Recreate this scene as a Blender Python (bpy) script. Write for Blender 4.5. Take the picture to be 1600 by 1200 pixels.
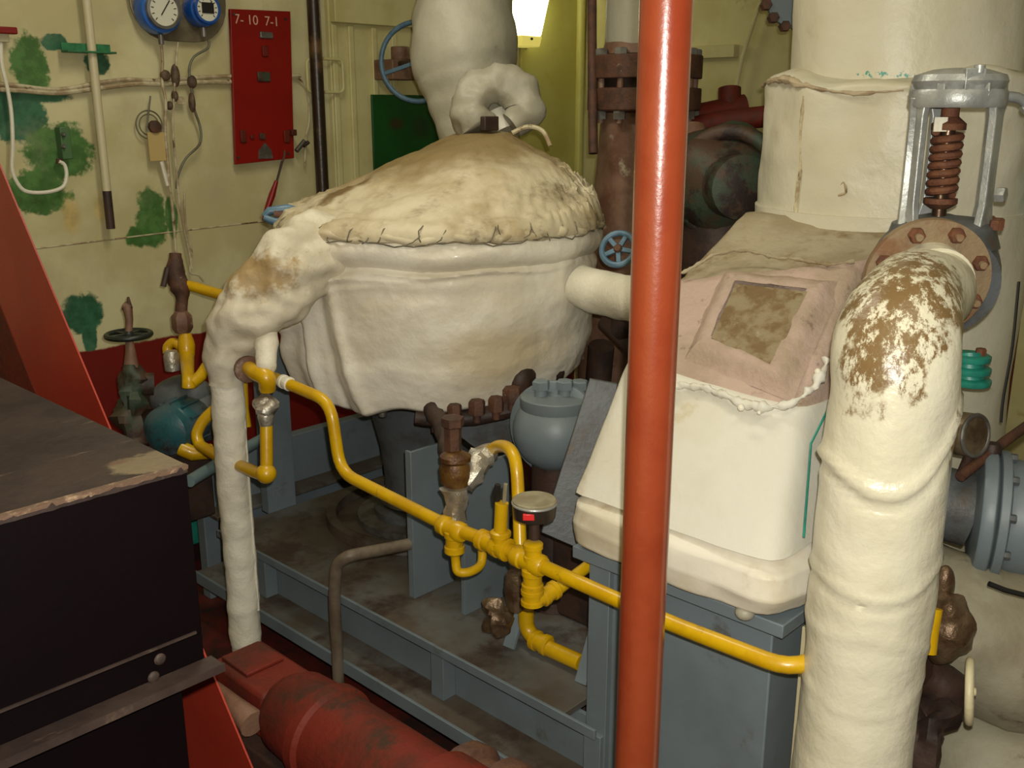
import bpy, math, random
from mathutils import Vector as V, noise, Matrix
random.seed(7)
S = bpy.context.scene
for o in list(bpy.data.objects): bpy.data.objects.remove(o)
COL = S.collection
# ------------------------------------------------------------------ camera, light, exposure
FPX = 1555.0; TH = math.radians(15.5); PS = math.radians(46.5)
CAM = V((0, 0, 1.75))
F0 = V((math.sin(PS), math.cos(PS), 0)); RT = V((math.cos(PS), -math.sin(PS), 0)); UP = V((0, 0, 1))
FW = F0*math.cos(TH) - UP*math.sin(TH); UC = F0*math.sin(TH) + UP*math.cos(TH)
def ray(x, y): return FW + RT*((x-800)/FPX) - UC*((y-600)/FPX)
def at(x, y, d): return CAM + ray(x, y)*d            # a photograph pixel at a given depth -> point of the room
def onp(x, y, ax, v):
    r = ray(x, y); return CAM + r*((v-CAM[ax])/r[ax])
def pX(x, y, v): return onp(x, y, 0, v)
def pY(x, y, v): return onp(x, y, 1, v)
def pZ(x, y, v): return onp(x, y, 2, v)
cd = bpy.data.cameras.new('camera'); cam = bpy.data.objects.new('camera', cd); COL.objects.link(cam)
cam.location = CAM; cam.rotation_euler = (math.pi/2-TH, 0, -PS)
cd.sensor_width = 36; cd.lens = 36*FPX/1600; cd.clip_start = .02
S.camera = cam
w = bpy.data.worlds.new('world'); S.world = w; w.use_nodes = True
w.node_tree.nodes['Background'].inputs[0].default_value = (1, .93, .78, 1)
w.node_tree.nodes['Background'].inputs[1].default_value = .03
def light(name, kind, loc, energy, col, size=.1, aim=None, sizey=None):
    l = bpy.data.lights.new(name, kind); l.energy = energy; l.color = col
    if kind == 'AREA':
        l.size = size
        if sizey: l.shape = 'RECTANGLE'; l.size_y = sizey
    else: l.shadow_soft_size = size
    o = bpy.data.objects.new(name, l); COL.objects.link(o); o.location = loc
    if aim is not None: o.rotation_euler = (V(aim)-V(loc)).to_track_quat('-Z', 'Y').to_euler()
    return o
light('camera_flash', 'POINT', CAM + RT*.03 + UC*.055 + FW*.03, 188, (1, .965, .885), .012)
light('ceiling_light_far', 'AREA', (1.9, 2.6, 3.1), 22, (1, .94, .76), 1.2, (2.2, 2.6, 0), .3)
light('ceiling_light_near', 'AREA', (1.2, .2, 3.1), 9, (1, .94, .76), 1.2, (1.4, .6, 0), .3)
S.view_settings.view_transform = 'Standard'; S.view_settings.look = 'None'
S.view_settings.gamma = 1; S.view_settings.use_curve_mapping = False
S.view_settings.exposure = 0.0
# ------------------------------------------------------------------ materials
def lin(r, g, b):
    f = lambda c: (c/255/12.92) if c/255 <= .04045 else ((c/255+.055)/1.055)**2.4
    return (f(r), f(g), f(b), 1)
class NT:
    def __init__(s, name):
        s.m = bpy.data.materials.new(name); s.m.use_nodes = True; s.t = s.m.node_tree; s.n = s.t.nodes; s.l = s.t.links
        s.b = s.n['Principled BSDF']; s.pos = s.n.new('ShaderNodeNewGeometry').outputs['Position']
    def new(s, k, **kw):
        n = s.n.new(k)
        for a, b in kw.items(): setattr(n, a, b)
        return n
    def put(s, inp, v):
        if hasattr(v, 'links'): s.l.new(v, inp)
        else: inp.default_value = v
    def math(s, op, a, b=0.0):
        n = s.new('ShaderNodeMath', operation=op); s.put(n.inputs[0], a); s.put(n.inputs[1], b); return n.outputs[0]
    def vec(s, op, a, b, out=0):
        n = s.new('ShaderNodeVectorMath', operation=op); s.put(n.inputs[0], a); s.put(n.inputs[1], b); return n.outputs[out]
    def noise(s, scale, det=5, rough=.6, stretch=None):
        n = s.new('ShaderNodeTexNoise'); n.inputs['Scale'].default_value = scale; n.inputs['Detail'].default_value = det
        n.inputs['Roughness'].default_value = rough
        s.put(n.inputs['Vector'], s.vec('MULTIPLY', s.pos, stretch) if stretch else s.pos); return n.outputs['Fac']
    def ramp(s, f, a, b):
        n = s.new('ShaderNodeMapRange', interpolation_type='SMOOTHSTEP'); s.put(n.inputs[0], f)
        n.inputs[1].default_value = a; n.inputs[2].default_value = b; return n.outputs[0]
    def mix(s, f, a, b):
        n = s.new('ShaderNodeMix', data_type='RGBA'); s.put(n.inputs[0], f); s.put(n.inputs[6], a); s.put(n.inputs[7], b); return n.outputs[2]
    def patch(s, c, r, k=.8, sc=9, edge=.1):
        d = s.vec('LENGTH', s.vec('DIVIDE', s.vec('SUBTRACT', s.pos, tuple(c)), tuple(r)), (0, 0, 0), 1)
        f = s.math('ADD', d, s.math('MULTIPLY', s.math('SUBTRACT', s.noise(sc, 6, .65), .5), k*2))
        return s.math('SUBTRACT', 1.0, s.ramp(f, 1-edge, 1+edge))
MATS = {}
def pm(name, base, alt=None, asc=3, athr=(.4, .65), rough=.55, metal=0, bump=.15, bsc=60, dirt=None, dsc=7, dthr=(.56, .7), dst=None, patches=(), coat=0, spec=.5):
    t = NT(name); c = base
    if alt: c = t.mix(t.ramp(t.noise(asc, 4), *athr), base, alt)
    if dirt: c = t.mix(t.ramp(t.noise(dsc, 9, .68, dst), *dthr), c, dirt)
    for p in patches: c = t.mix(t.patch(p[0], p[1], *(p[3:] or ())), c, p[2])
    t.put(t.b.inputs['Base Color'], c)
    t.b.inputs['Roughness'].default_value = rough; t.b.inputs['Metallic'].default_value = metal
    t.b.inputs['Coat Weight'].default_value = coat; t.b.inputs['Coat Roughness'].default_value = .15
    t.b.inputs['Specular IOR Level'].default_value = spec
    if bump:
        n = t.new('ShaderNodeBump'); n.inputs['Strength'].default_value = min(1, bump); n.inputs['Distance'].default_value = .006
        t.put(n.inputs['Height'], t.noise(bsc, 6, .6)); t.l.new(n.outputs[0], t.b.inputs['Normal'])
    MATS[name] = t.m; return t.m
GREEN = lin(62, 98, 44); DKGREEN = lin(40, 84, 58)
CREAM = lin(205, 196, 158); BROWN = lin(112, 84, 44)
wp = [(pY(46, 105, 4.4), (.075, .3, .13), GREEN, .5, 12), (pY(25, 180, 4.4), (.13, .3, .11), DKGREEN, .5, 12), (pY(30, 148, 4.4), (.2, .3, .035), DKGREEN, .3, 14),
      (pY(92, 238, 4.4), (.14, .3, .12), GREEN, .45, 12), (pY(60, 300, 4.4), (.13, .3, .09), GREEN, .5, 12),
      (pY(85, 66, 4.4), (.055, .3, .035), DKGREEN, .4, 16), (pY(152, 98, 4.4), (.055, .3, .05), DKGREEN, .4, 16),
      (pY(237, 340, 4.4), (.075, .3, .13), GREEN, .5, 12), (pY(268, 340, 4.4), (.03, .3, .10), GREEN, .3, 16), (pY(216, 370, 4.4), (.06, .3, .05), GREEN, .4, 16),
      (pY(128, 490, 4.4), (.10, .3, .09), DKGREEN, .4, 14), (pY(140, 528, 4.4), (.035, .3, .07), DKGREEN, .3, 14),
      (pY(112, 338, 4.4), (.035, .3, .07), lin(170, 140, 70), .5, 18, .5), (pY(158, 325, 4.4), (.03, .3, .06), lin(176, 150, 80), .5, 18, .5)]
def wall_mat():
    t = NT('wall_paint')
    c = t.mix(t.ramp(t.noise(2.2, 5), .38, .62), lin(203, 195, 152), lin(184, 174, 128))
    c = t.mix(t.ramp(t.noise(5, 9, .7, (1, 1, .35)), .62, .78), c, lin(150, 128, 80))
    mot = t.ramp(t.noise(14, 7, .7), .38, .62)
    for p in wp:
        q = t.mix(mot, p[2], tuple(min(1, a*1.55+.008) for a in p[2][:3])+(1,))
        f = t.patch(p[0], p[1], p[3]*1.25, p[4]*1.5, .12 if len(p) < 6 else p[5])
        if len(p) > 5: f = t.math('MULTIPLY', f, .55)
        c = t.mix(f, c, q)
    c = t.mix(t.math('MULTIPLY', t.ramp(t.noise(1.6, 6, .7), .5, .7), .35), c, lin(170, 158, 136))
    sp = t.new('ShaderNodeSeparateXYZ'); t.l.new(t.pos, sp.inputs[0])
    # the painted red wainscot
    z = t.math('ADD', sp.outputs[2], t.math('MULTIPLY', t.math('SUBTRACT', t.noise(6, 5), .5), .05))
    c = t.mix(t.math('SUBTRACT', 1.0, t.ramp(z, .688, .698)), c, lin(112, 26, 18))
    t.put(t.b.inputs['Base Color'], c); t.b.inputs['Roughness'].default_value = .42
    n = t.new('ShaderNodeBump'); n.inputs['Strength'].default_value = .35; n.inputs['Distance'].default_value = .02
    t.put(n.inputs['Height'], t.noise(3.5, 4)); t.l.new(n.outputs[0], t.b.inputs['Normal']); return t.m
MWALL = wall_mat()
MCREAMW = pm('cream_paint', lin(200, 192, 140), lin(186, 176, 120), rough=.4, dirt=lin(140, 112, 60), dsc=5, dthr=(.64, .8))
MYWALL = pm('lamplit_cream_paint', lin(196, 190, 104), lin(186, 178, 90), rough=.45)  # cream wall by the lamp, its yellow light put into the base colour
MFLOOR = pm('deck_red_oxide', lin(92, 28, 18), lin(52, 26, 20), rough=.6, dirt=lin(40, 30, 24), dsc=4, dthr=(.45, .6))
MCEIL = pm('ceiling_paint', lin(190, 184, 150), rough=.6)
CL = lin(214, 207, 186)
MCLOTH = pm('lagging_cloth', lin(228, 222, 206), lin(214, 205, 184), asc=4, rough=.5, bump=.5, bsc=45, dirt=lin(150, 128, 92), dsc=5, dthr=(.63, .82), coat=.25,
            patches=[(at(800, 560, 3.4), (.22, .3, .10), lin(198, 183, 152), .5, 6, .6), (at(600, 622, 3.2), (.007, .02, .01), lin(120, 60, 30), .1, 9, .1), (at(803, 467, 3.25), (.006, .02, .013), lin(60, 150, 130), .3, 9, .2)])
MLID = pm('lid_cloth', lin(196, 184, 154), lin(168, 150, 114), asc=4, athr=(.40, .68), rough=.55, bump=.6, bsc=30, dirt=lin(104, 84, 52), dsc=5, dthr=(.50, .74), dst=(1, 1, 2),
          patches=[((2.74, 2.94, 1.58), (.42, .42, .21), lin(132, 112, 72), .45, 5, .3), (at(712, 232, 3.95), (.09, .05, .03), lin(108, 52, 30), .5, 12, .4), (at(560, 300, 3.7), (.22, .05, .05), lin(112, 90, 54), .9, 9, .4)])
MARM = pm('arm_cloth', lin(208, 200, 178), lin(192, 182, 158), rough=.5, bump=.6, bsc=40, dirt=lin(150, 124, 84), dsc=8, dthr=(.58, .78),
          patches=[(at(405, 425, 3.3), (.13, .14, .07), lin(158, 134, 92), 1.2, 22, .35)])
MPIPEW = pm('white_wrapped_pipe', lin(226, 221, 202), lin(214, 207, 186), rough=.5, bump=.5, bsc=70)
MDUCT = pm('cream_duct_paint', lin(202, 197, 176), lin(194, 187, 162), asc=2, rough=.42, bump=.7, bsc=14, dirt=lin(160, 142, 104), dsc=4, dthr=(.60, .8), patches=[(at(1390, 118, 2.95), (.10, .1, .012), lin(60, 140, 128), 1.3, 60, .1), (at(1430, 95, 2.95), (.05, .1, .02), lin(120, 108, 74), 1.1, 50, .2)])
MDUCTG = pm('grey_white_duct', lin(162, 158, 140), lin(150, 145, 126), asc=3, rough=.5, bump=.5, bsc=26, dirt=lin(120, 120, 92), dsc=12, dthr=(.66, .76))
MDUCTD = pm('grimy_lagging', lin(150, 145, 124), lin(132, 124, 102), asc=4, rough=.6, bump=.6, bsc=24, dirt=lin(92, 76, 56), dsc=7, dthr=(.55, .7), patches=[(at(1532, 1115, 2.5), (.03, .05, .03), lin(50, 92, 60), .8, 30, .3)])
MHOOD = pm('hood_cloth', lin(210, 207, 194), lin(203, 198, 182), asc=3, rough=.55, bump=.4, bsc=28, dirt=lin(184, 168, 130), dsc=6, dthr=(.6, .8))
MPINK = pm('stained_pink_cloth', lin(180, 156, 142), lin(162, 142, 122), asc=7, rough=.7, bump=.7, bsc=50, dirt=lin(92, 70, 52), dsc=13, dthr=(.57, .72))
MTANTOP = pm('dusty_tan_cloth', lin(150, 136, 108), lin(168, 156, 130), asc=5, rough=.7, bump=.6, bsc=40, dirt=lin(120, 96, 60), dsc=6, dthr=(.5, .7))
MRUSTPL = pm('rusty_plate', lin(138, 124, 94), lin(112, 88, 52), asc=16, athr=(.42, .62), rough=.65, bump=.5, bsc=60, dirt=lin(170, 160, 140), dsc=18, dthr=(.6, .75))
def elbow_mat():
    t = NT('cracked_cream_lacquer')
    c = t.mix(t.ramp(t.noise(4, 5), .4, .65), lin(211, 206, 184), lin(205, 199, 174))
    d = lin(118, 94, 60)
    for p in [(at(1405, 440, 1.95), (.17, .19, .085), .7, 24, .12), (at(1385, 500, 1.82), (.15, .11, .09), 1.1, 22, .12), (at(1345, 545, 1.86), (.055, .08, .12), 1.0, 24, .2),
              (at(1500, 520, 1.95), (.05, .1, .15), .9, 24, .2), (at(1362, 700, 1.83), (.045, .05, .018), .8, 30, .3), (at(1485, 690, 1.93), (.014, .05, .06), .7, 30, .3), (at(1440, 560, 1.82), (.03, .05, .10), 1.1, 24, .2)]:
        f = t.math('MULTIPLY', t.patch(p[0], p[1], *p[2:]), t.ramp(t.noise(26, 10, .82, (1, 1, .5)), .455, .52))
        c = t.mix(f, c, d)
    t.put(t.b.inputs['Base Color'], c); t.b.inputs['Roughness'].default_value = .3
    n = t.new('ShaderNodeBump'); n.inputs['Strength'].default_value = .55; n.inputs['Distance'].default_value = .012
    t.put(n.inputs['Height'], t.noise(14, 7, .55)); t.l.new(n.outputs[0], t.b.inputs['Normal']); return t.m
MELBOW = elbow_mat()
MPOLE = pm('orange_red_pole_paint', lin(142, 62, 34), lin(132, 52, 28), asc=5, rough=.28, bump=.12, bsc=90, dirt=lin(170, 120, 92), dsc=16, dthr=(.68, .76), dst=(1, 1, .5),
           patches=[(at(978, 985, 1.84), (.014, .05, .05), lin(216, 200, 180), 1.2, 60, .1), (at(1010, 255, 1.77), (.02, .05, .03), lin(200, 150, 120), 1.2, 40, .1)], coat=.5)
MRED = pm('stringer_red_paint', lin(152, 46, 28), lin(142, 40, 24), rough=.45, bump=.1, bsc=120)
MREDD = pm('dull_red_oxide', lin(100, 32, 19), lin(78, 32, 21), asc=7, rough=.65, bump=.5, bsc=40, dirt=lin(56, 36, 24), dsc=8, dthr=(.54, .7), spec=.25)
MREDB = pm('red_board_paint', lin(128, 10, 5), lin(120, 8, 4), rough=.4, bump=.15, bsc=40)
MGREY = pm('blue_grey_paint', lin(112, 124, 130), lin(104, 114, 118), rough=.45, bump=.1, bsc=50, dirt=lin(84, 78, 68), dsc=5, dthr=(.6, .75))
MGREYD = pm('dusty_blue_grey_plate', lin(98, 98, 94), lin(84, 74, 62), asc=3, athr=(.35, .6), rough=.6, bump=.2, bsc=50, dirt=lin(64, 50, 40), dsc=4, dthr=(.48, .64))
MYEL = pm('yellow_pipe_paint', lin(204, 162, 6), lin(190, 146, 6), asc=9, rough=.35, bump=.15, bsc=60, dirt=lin(132, 98, 24), dsc=14, dthr=(.6, .74), coat=.2)
MRUST = pm('rust', lin(86, 54, 36), lin(62, 40, 30), asc=16, rough=.7, bump=.6, bsc=60, dirt=lin(150, 130, 106), dsc=20, dthr=(.64, .72))
MRUSTR = pm('rusty_flange_paint', lin(132, 112, 84), lin(118, 84, 54), asc=12, athr=(.46, .66), rough=.6, bump=.5, bsc=70, dirt=lin(184, 166, 140), dsc=16, dthr=(.62, .72))
MORUST = pm('orange_rust', lin(106, 64, 38), lin(82, 46, 30), asc=30, rough=.75, bump=.6, bsc=90)
MDKBR = pm('dark_brown_metal', lin(62, 42, 32), lin(40, 28, 24), asc=8, rough=.6, bump=.4, bsc=40)
MBLACK = pm('black_cabinet_paint', lin(11, 4, 5), lin(8, 3, 4), rough=.6, bump=.1, bsc=60, dirt=lin(110, 70, 54), dsc=26, dthr=(.725, .735), spec=.08)
MBTOP = pm('worn_brown_black_top', lin(56, 44, 38), lin(40, 30, 27), asc=6, rough=.6, bump=.3, bsc=40, dirt=lin(92, 76, 62), dsc=9, dthr=(.6, .75), dst=(1, 4, 1), spec=.3,
           patches=[(at(248, 722, 1.60), (.075, .05, .04), lin(112, 98, 76), .6, 30, .12), (at(190, 750, 1.6), (.06, .02, .03), lin(96, 74, 56), .5, 30, .2)])
MBEDGE = pm('worn_bare_edge', lin(96, 74, 58), lin(150, 126, 100), asc=40, athr=(.5, .7), rough=.6, bump=.4, bsc=90)
MSILV = pm('silver_paint', lin(168, 170, 166), lin(140, 142, 140), asc=12, rough=.38, metal=.4, bump=.3, bsc=50, dirt=lin(110, 84, 60), dsc=22, dthr=(.64, .72))
MFOIL = pm('crumpled_foil', lin(190, 184, 170), lin(160, 150, 132), asc=16, rough=.34, metal=.65, bump=1, bsc=34)
MFOILB = pm('brown_foil_wrap', lin(120, 100, 76), lin(88, 66, 46), asc=12, rough=.35, metal=.5, bump=1, bsc=26)
MSTEEL = pm('dull_steel', lin(128, 126, 120), lin(96, 90, 82), asc=12, rough=.45, metal=.6, bump=.2, bsc=60)
MGRYM = pm('dark_grey_casting', lin(86, 90, 92), lin(70, 70, 68), asc=8, rough=.5, bump=.3, bsc=60, dirt=lin(80, 64, 50), dsc=8, dthr=(.56, .7))
MTEAL = pm('teal_paint', lin(34, 84, 90), lin(70, 88, 94), asc=8, athr=(.38, .58), rough=.4, bump=.3, bsc=40, dirt=lin(52, 44, 40), dsc=9, dthr=(.5, .64))
MTEALG = pm('teal_green_paint', lin(38, 138, 118), lin(30, 112, 98), asc=10, rough=.4, bump=.2)
MGRNP = pm('dark_green_panel', lin(6, 72, 26), lin(6, 62, 22), rough=.4, bump=.05, patches=[(pY(612, 193, 4.38), (.05, .1, .03), lin(50, 44, 22), .5, 20, .5), (pY(650, 200, 4.38), (.06, .1, .06), lin(26, 50, 22), .5, 20, .6)])
MGRNB = pm('green_bracket_paint', lin(40, 116, 70), lin(36, 92, 56), asc=20, rough=.5, bump=.2)
MBLUE = pm('blue_gauge_paint', lin(34, 92, 170), lin(26, 74, 148), rough=.25, bump=.05, coat=.4)
MBLUEW = pm('pale_blue_wheel_paint', lin(84, 114, 134), lin(68, 96, 116), asc=14, rough=.4, bump=.2)
MDIAL = pm('dial_face', lin(206, 204, 184), rough=.4, bump=0)
MINK = pm('black_ink', lin(24, 22, 20), rough=.5, bump=0)
MTEXT = pm('pale_stencil_paint', lin(196, 150, 128), rough=.5, bump=0)
MTAG = pm('tan_tag_board', lin(184, 158, 100), rough=.6, bump=.1)
MCABLE = pm('painted_cable', lin(190, 180, 146), lin(150, 128, 96), asc=16, rough=.5, bump=.3, bsc=60, dirt=lin(96, 66, 40), dsc=14, dthr=(.56, .66))
MDCAB = pm('grey_capillary', lin(104, 104, 84), lin(80, 70, 50), asc=14, rough=.5, bump=.1)
MHANG = pm('cream_hanging_pipe', lin(196, 186, 150), rough=.45, bump=.15)
MREDF = pm('red_lens', lin(220, 50, 50), rough=.3, bump=0)
MOLIVE = pm('dusty_olive_lid', lin(150, 142, 116), lin(130, 120, 96), asc=20, rough=.4, bump=.1)
MGRBR = pm('green_brown_casting', lin(52, 66, 50), lin(72, 52, 38), asc=7, athr=(.42, .6), rough=.6, bump=.4, bsc=40, dirt=lin(38, 26, 22), dsc=8, dthr=(.5, .62))
MBRPIPE = pm('brown_primer', lin(122, 92, 72), lin(96, 64, 46), asc=6, rough=.6, bump=.4, bsc=40, dirt=lin(160, 148, 124), dsc=9, dthr=(.58, .7))
def emis(name, c, s, c2=None, s2=0):
    t = NT(name); t.put(t.b.inputs['Base Color'], c); t.b.inputs['Emission Color'].default_value = c; t.b.inputs['Emission Strength'].default_value = s
    MATS[name] = t.m; return t.m
MGLOW = emis('lit_lamp_diffuser', (1, .97, .60, 1), 5.0)
MGLOWD = emis('lamp_end_cap', (.85, .72, .16, 1), .55)
# ------------------------------------------------------------------ mesh helpers
def basis(ax):
    ax = V(ax).normalized(); a = UP if abs(ax.z) < .9 else V((1, 0, 0))
    u = ax.cross(a).normalized(); return u, ax.cross(u).normalized(), ax
def smooth_path(pts, rad, sub):
    P = [V(p) for p in pts]; n = len(P); R = rad if isinstance(rad, (list, tuple)) else [rad]*n
    if sub <= 1: return P, list(R)
    op, orr = [], []
    for i in range(n-1):
        a, b, c, d = P[max(i-1, 0)], P[i], P[i+1], P[min(i+2, n-1)]
        for k in range(sub):
            t = k/sub
            op.append(.5*((2*b)+(c-a)*t+(2*a-5*b+4*c-d)*t*t+(3*b-a-3*c+d)*t**3)); orr.append(R[i]+(R[i+1]-R[i])*(t*t*(3-2*t)))
    op.append(P[-1]); orr.append(R[-1]); return op, orr
def fillet(pts, r, k=5):
    P = [V(p) for p in pts]; out = [P[0]]
    for i in range(1, len(P)-1):
        a, b, c = P[i-1], P[i], P[i+1]; la, lc = (a-b).length, (c-b).length; q = min(r, la*.45, lc*.45)
        s, e = b+(a-b)/la*q, b+(c-b)/lc*q
        for j in range(k+1):
            t = j/k; out.append(s*(1-t)**2+b*2*t*(1-t)+e*t*t)
    out.append(P[-1]); return out
class M:
    def __init__(s): s.v = []; s.f = []
    def quad(s, *p): i = len(s.v); s.v += [V(q) for q in p]; s.f.append(tuple(range(i, i+len(p)))); return s
    def rings(s, rs, close=True, cap0=True, cap1=True):
        i = len(s.v); n = len(rs[0])
        for r in rs: s.v += [V(q) for q in r]
        for k in range(len(rs)-1):
            for j in range(n if close else n-1):
                a = i+k*n+j; b = i+k*n+(j+1) % n; s.f.append((a, b, b+n, a+n))
        if cap0: s.f.append(tuple(reversed(range(i, i+n))))
        if cap1: s.f.append(tuple(range(i+(len(rs)-1)*n, i+len(rs)*n)))
        return s
    def tube(s, pts, r, n=14, sub=1, cap=True, wob=0, wsc=8, fil=0):
        if fil: pts = fillet(pts, fil)
        P, R = smooth_path(pts, r, sub) if not fil else ([V(p) for p in pts], [r]*len(pts))
        t0 = (P[1]-P[0]).normalized(); u, v, _ = basis(t0); rs = []
        for i, p in enumerate(P):
            t = (P[min(i+1, len(P)-1)]-P[max(i-1, 0)]).normalized()
            u = (u-t*u.dot(t)).normalized(); v = t.cross(u)
            ring = []
            for j in range(n):
                a = 2*math.pi*j/n; d = u*math.cos(a)+v*math.sin(a); q = p+d*R[i]
                if wob: q += d*R[i]*wob*(noise.noise(q*wsc)+.5*noise.noise(q*wsc*2.3))
                ring.append(q)
            rs.append(ring)
        return s.rings(rs, True, cap, cap)
    def lathe(s, o, ax, prof, n=32, cap0=True, cap1=True, wob=0, wsc=6):
        u, v, ax = basis(ax); o = V(o); rs = []
        for r, h in prof:
            ring = []
            for j in range(n):
                a = 2*math.pi*j/n; d = u*math.cos(a)+v*math.sin(a); q = o+ax*h+d*max(r, 1e-4)
                if wob: q += d*wob*noise.noise(q*wsc)
                ring.append(q)
            rs.append(ring)
        # orient outward
        return s.rings([list(reversed(r)) for r in rs], True, cap0, cap1)
    def cyl(s, a, b, r, r2=None, n=20):
        a, b = V(a), V(b); L = (b-a).length; return s.lathe(a, b-a, [(r, 0), (r2 if r2 is not None else r, L)], n)
    def box(s, a, b):
        x0, y0, z0 = [min(a[i], b[i]) for i in range(3)]; x1, y1, z1 = [max(a[i], b[i]) for i in range(3)]
        return s.rings([[(x0, y0, z0), (x1, y0, z0), (x1, y1, z0), (x0, y1, z0)], [(x0, y0, z1), (x1, y0, z1), (x1, y1, z1), (x0, y1, z1)]])
    def bar(s, a, b, w, h, up=UP):            # rectangular bar from a to b, w across, h along up
        a, b = V(a), V(b); t = (b-a).normalized(); x = t.cross(V(up)).normalized(); y = x.cross(t)
        f = lambda p: [p-x*w/2-y*h/2, p+x*w/2-y*h/2, p+x*w/2+y*h/2, p-x*w/2+y*h/2]
        return s.rings([f(a), f(b)])
    def prism(s, poly, ext):
        e = V(ext); P = [V(p) for p in poly]; return s.rings([P, [p+e for p in P]])
    def hexn(s, p, ax, r, h): 
        u, v, ax = basis(ax); p = V(p); f = lambda q, k: [q+(u*math.cos(a*math.pi/3)+v*math.sin(a*math.pi/3))*k for a in range(5, -1, -1)]
        return s.rings([f(p, r), f(p+ax*h*.85, r), f(p+ax*h, r*.85)])
    def torus(s, c, ax, R, r, n=36, m=10, sy=1):
        u, v, ax = basis(ax); c = V(c); rs = []
        for i in range(n):
            a = 2*math.pi*i/n; d = u*math.cos(a)+v*math.sin(a)
            rs.append([c+d*(R+r*math.cos(b*2*math.pi/m))+ax*r*sy*math.sin(b*2*math.pi/m) for b in range(m)])
        rs.append(rs[0]); return s.rings(rs, True, False, False)
    def ball(s, c, r, n=20, m=12, sc=(1, 1, 1), wob=0, wsc=10):
        rs = []; c = V(c)
        for i in range(m+1):
            t = math.pi*i/m; ring = []
            for j in range(n):
                a = 2*math.pi*j/n; d = V((math.sin(t)*math.cos(a)*sc[0], math.sin(t)*math.sin(a)*sc[1], -math.cos(t)*sc[2]))
                q = c+d*r
                if wob: q += d*wob*noise.noise(q*wsc)
                ring.append(q)
            rs.append(ring)
        return s.rings(rs)
def mesh_obj(name, m, mat, org, smooth=40):
    me = bpy.data.meshes.new(name); me.from_pydata([tuple(V(v)-org) for v in m.v], [], m.f); me.validate(); me.update()
    me.materials.append(mat)
    if smooth:
        me.polygons.foreach_set('use_smooth', [True]*len(me.polygons)); me.set_sharp_from_angle(angle=math.radians(smooth))
    o = bpy.data.objects.new(name, me); COL.objects.link(o); return o
def finish(o, bevel, lab, kind):
    if bevel:
        b = o.modifiers.new('bevel', 'BEVEL'); b.width = bevel; b.segments = 2; b.limit_method = 'ANGLE'; b.angle_limit = .7
    if lab: o['label'] = lab
    if kind: o['kind'] = kind
    return o
def thing(name, label, cat, loc, group=None):
    o = bpy.data.objects.new(name, None); COL.objects.link(o); o.location = loc; o.empty_display_size = .05
    o['label'] = label; o['category'] = cat
    if group: o['group'] = group
    o['w'] = list(loc); return o
def part(name, m, mat, parent, bevel=0, lab=None, smooth=40, kind=None):
    W = V(parent['w']); o = mesh_obj(name, m, mat, W, smooth); o.parent = parent; o['w'] = list(W)
    return finish(o, bevel, lab, kind)
def solo(name, m, mat, label, cat, bevel=0, group=None, smooth=40):
    xs = [v[0] for v in m.v]; ys = [v[1] for v in m.v]; zs = [v[2] for v in m.v]
    W = V(((min(xs)+max(xs))/2, (min(ys)+max(ys))/2, min(zs))); o = mesh_obj(name, m, mat, W, smooth); o.location = W; o['w'] = list(W)
    o['category'] = cat
    if group: o['group'] = group
    return finish(o, bevel, label, None)
def struct(name, m, mat, bevel=0):
    o = mesh_obj(name, m, mat, V((0, 0, 0))); o['w'] = [0, 0, 0]; return finish(o, bevel, None, 'structure')
def clean():
    for o in bpy.data.objects:
        if 'w' in o.keys(): del o['w']
#@@STRUCTURE
WY = 4.4; WX = 5.28; FZ = -.35; CZ = 3.2
struct('floor', M().box((-2, -2, FZ-.1), (WX, WY, FZ)), MFLOOR)
struct('ceiling', M().box((-2, -2, CZ), (WX+.1, WY+.1, CZ+.1)), MCEIL)
wb = struct('wall_back', M().box((-2, WY, FZ), (WX, WY+.1, CZ)), MWALL)
wr = struct('wall_right', M().box((WX, -2, FZ), (WX+.1, WY+.1, CZ)), MCREAMW)
struct('wall_left', M().box((-2.1, -2, FZ), (-2, WY+.1, CZ)), MCREAMW)
# welded plate seam with its bead, and the flat door plating to the right of the black post
s = M(); s.tube([(-.5, WY, 1.185), (.8, WY, 1.178), (1.7, WY, 1.172), (2.4, WY, 1.19), (3.2, WY, 1.205)], .0035, 8); part('weld_seam', s, MCABLE, wb)
pl = M().box((3.25, WY-.03, .7), (4.66, WY, 3.1)); part('door_plating', pl, MCREAMW, wb, .003)
for px in (520, 546, 582, 613):
    a = pY(px, 60, WY-.03); part('rib', M().box((a.x-.016, WY-.048, .72), (a.x+.016, WY-.028, 2.16)), MCREAMW, wb, .004)
part('rail', M().box((3.26, WY-.075, 2.17), (4.6, WY-.03, 2.36)), MCREAMW, wb, .004)
part('corner_plating', M().box((4.7, WY-.02, .7), (WX, WY, 3.1)), MYWALL, wb, .003)
part('corner_bead', M().tube([(WX-.03, WY-.03, .5), (WX-.03, WY-.03, 3.1)], .03, 12), MYWALL, wb)
a = pY(623, 190, WY-.05)
part('green_panel', M().box((pY(581, 190, WY-.05).x, WY-.06, 1.40), (pY(730, 190, WY-.05).x, WY-.045, pY(600, 148, WY-.05).z)), MGRNP, wb, .002, 'dark green painted square panel')
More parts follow.
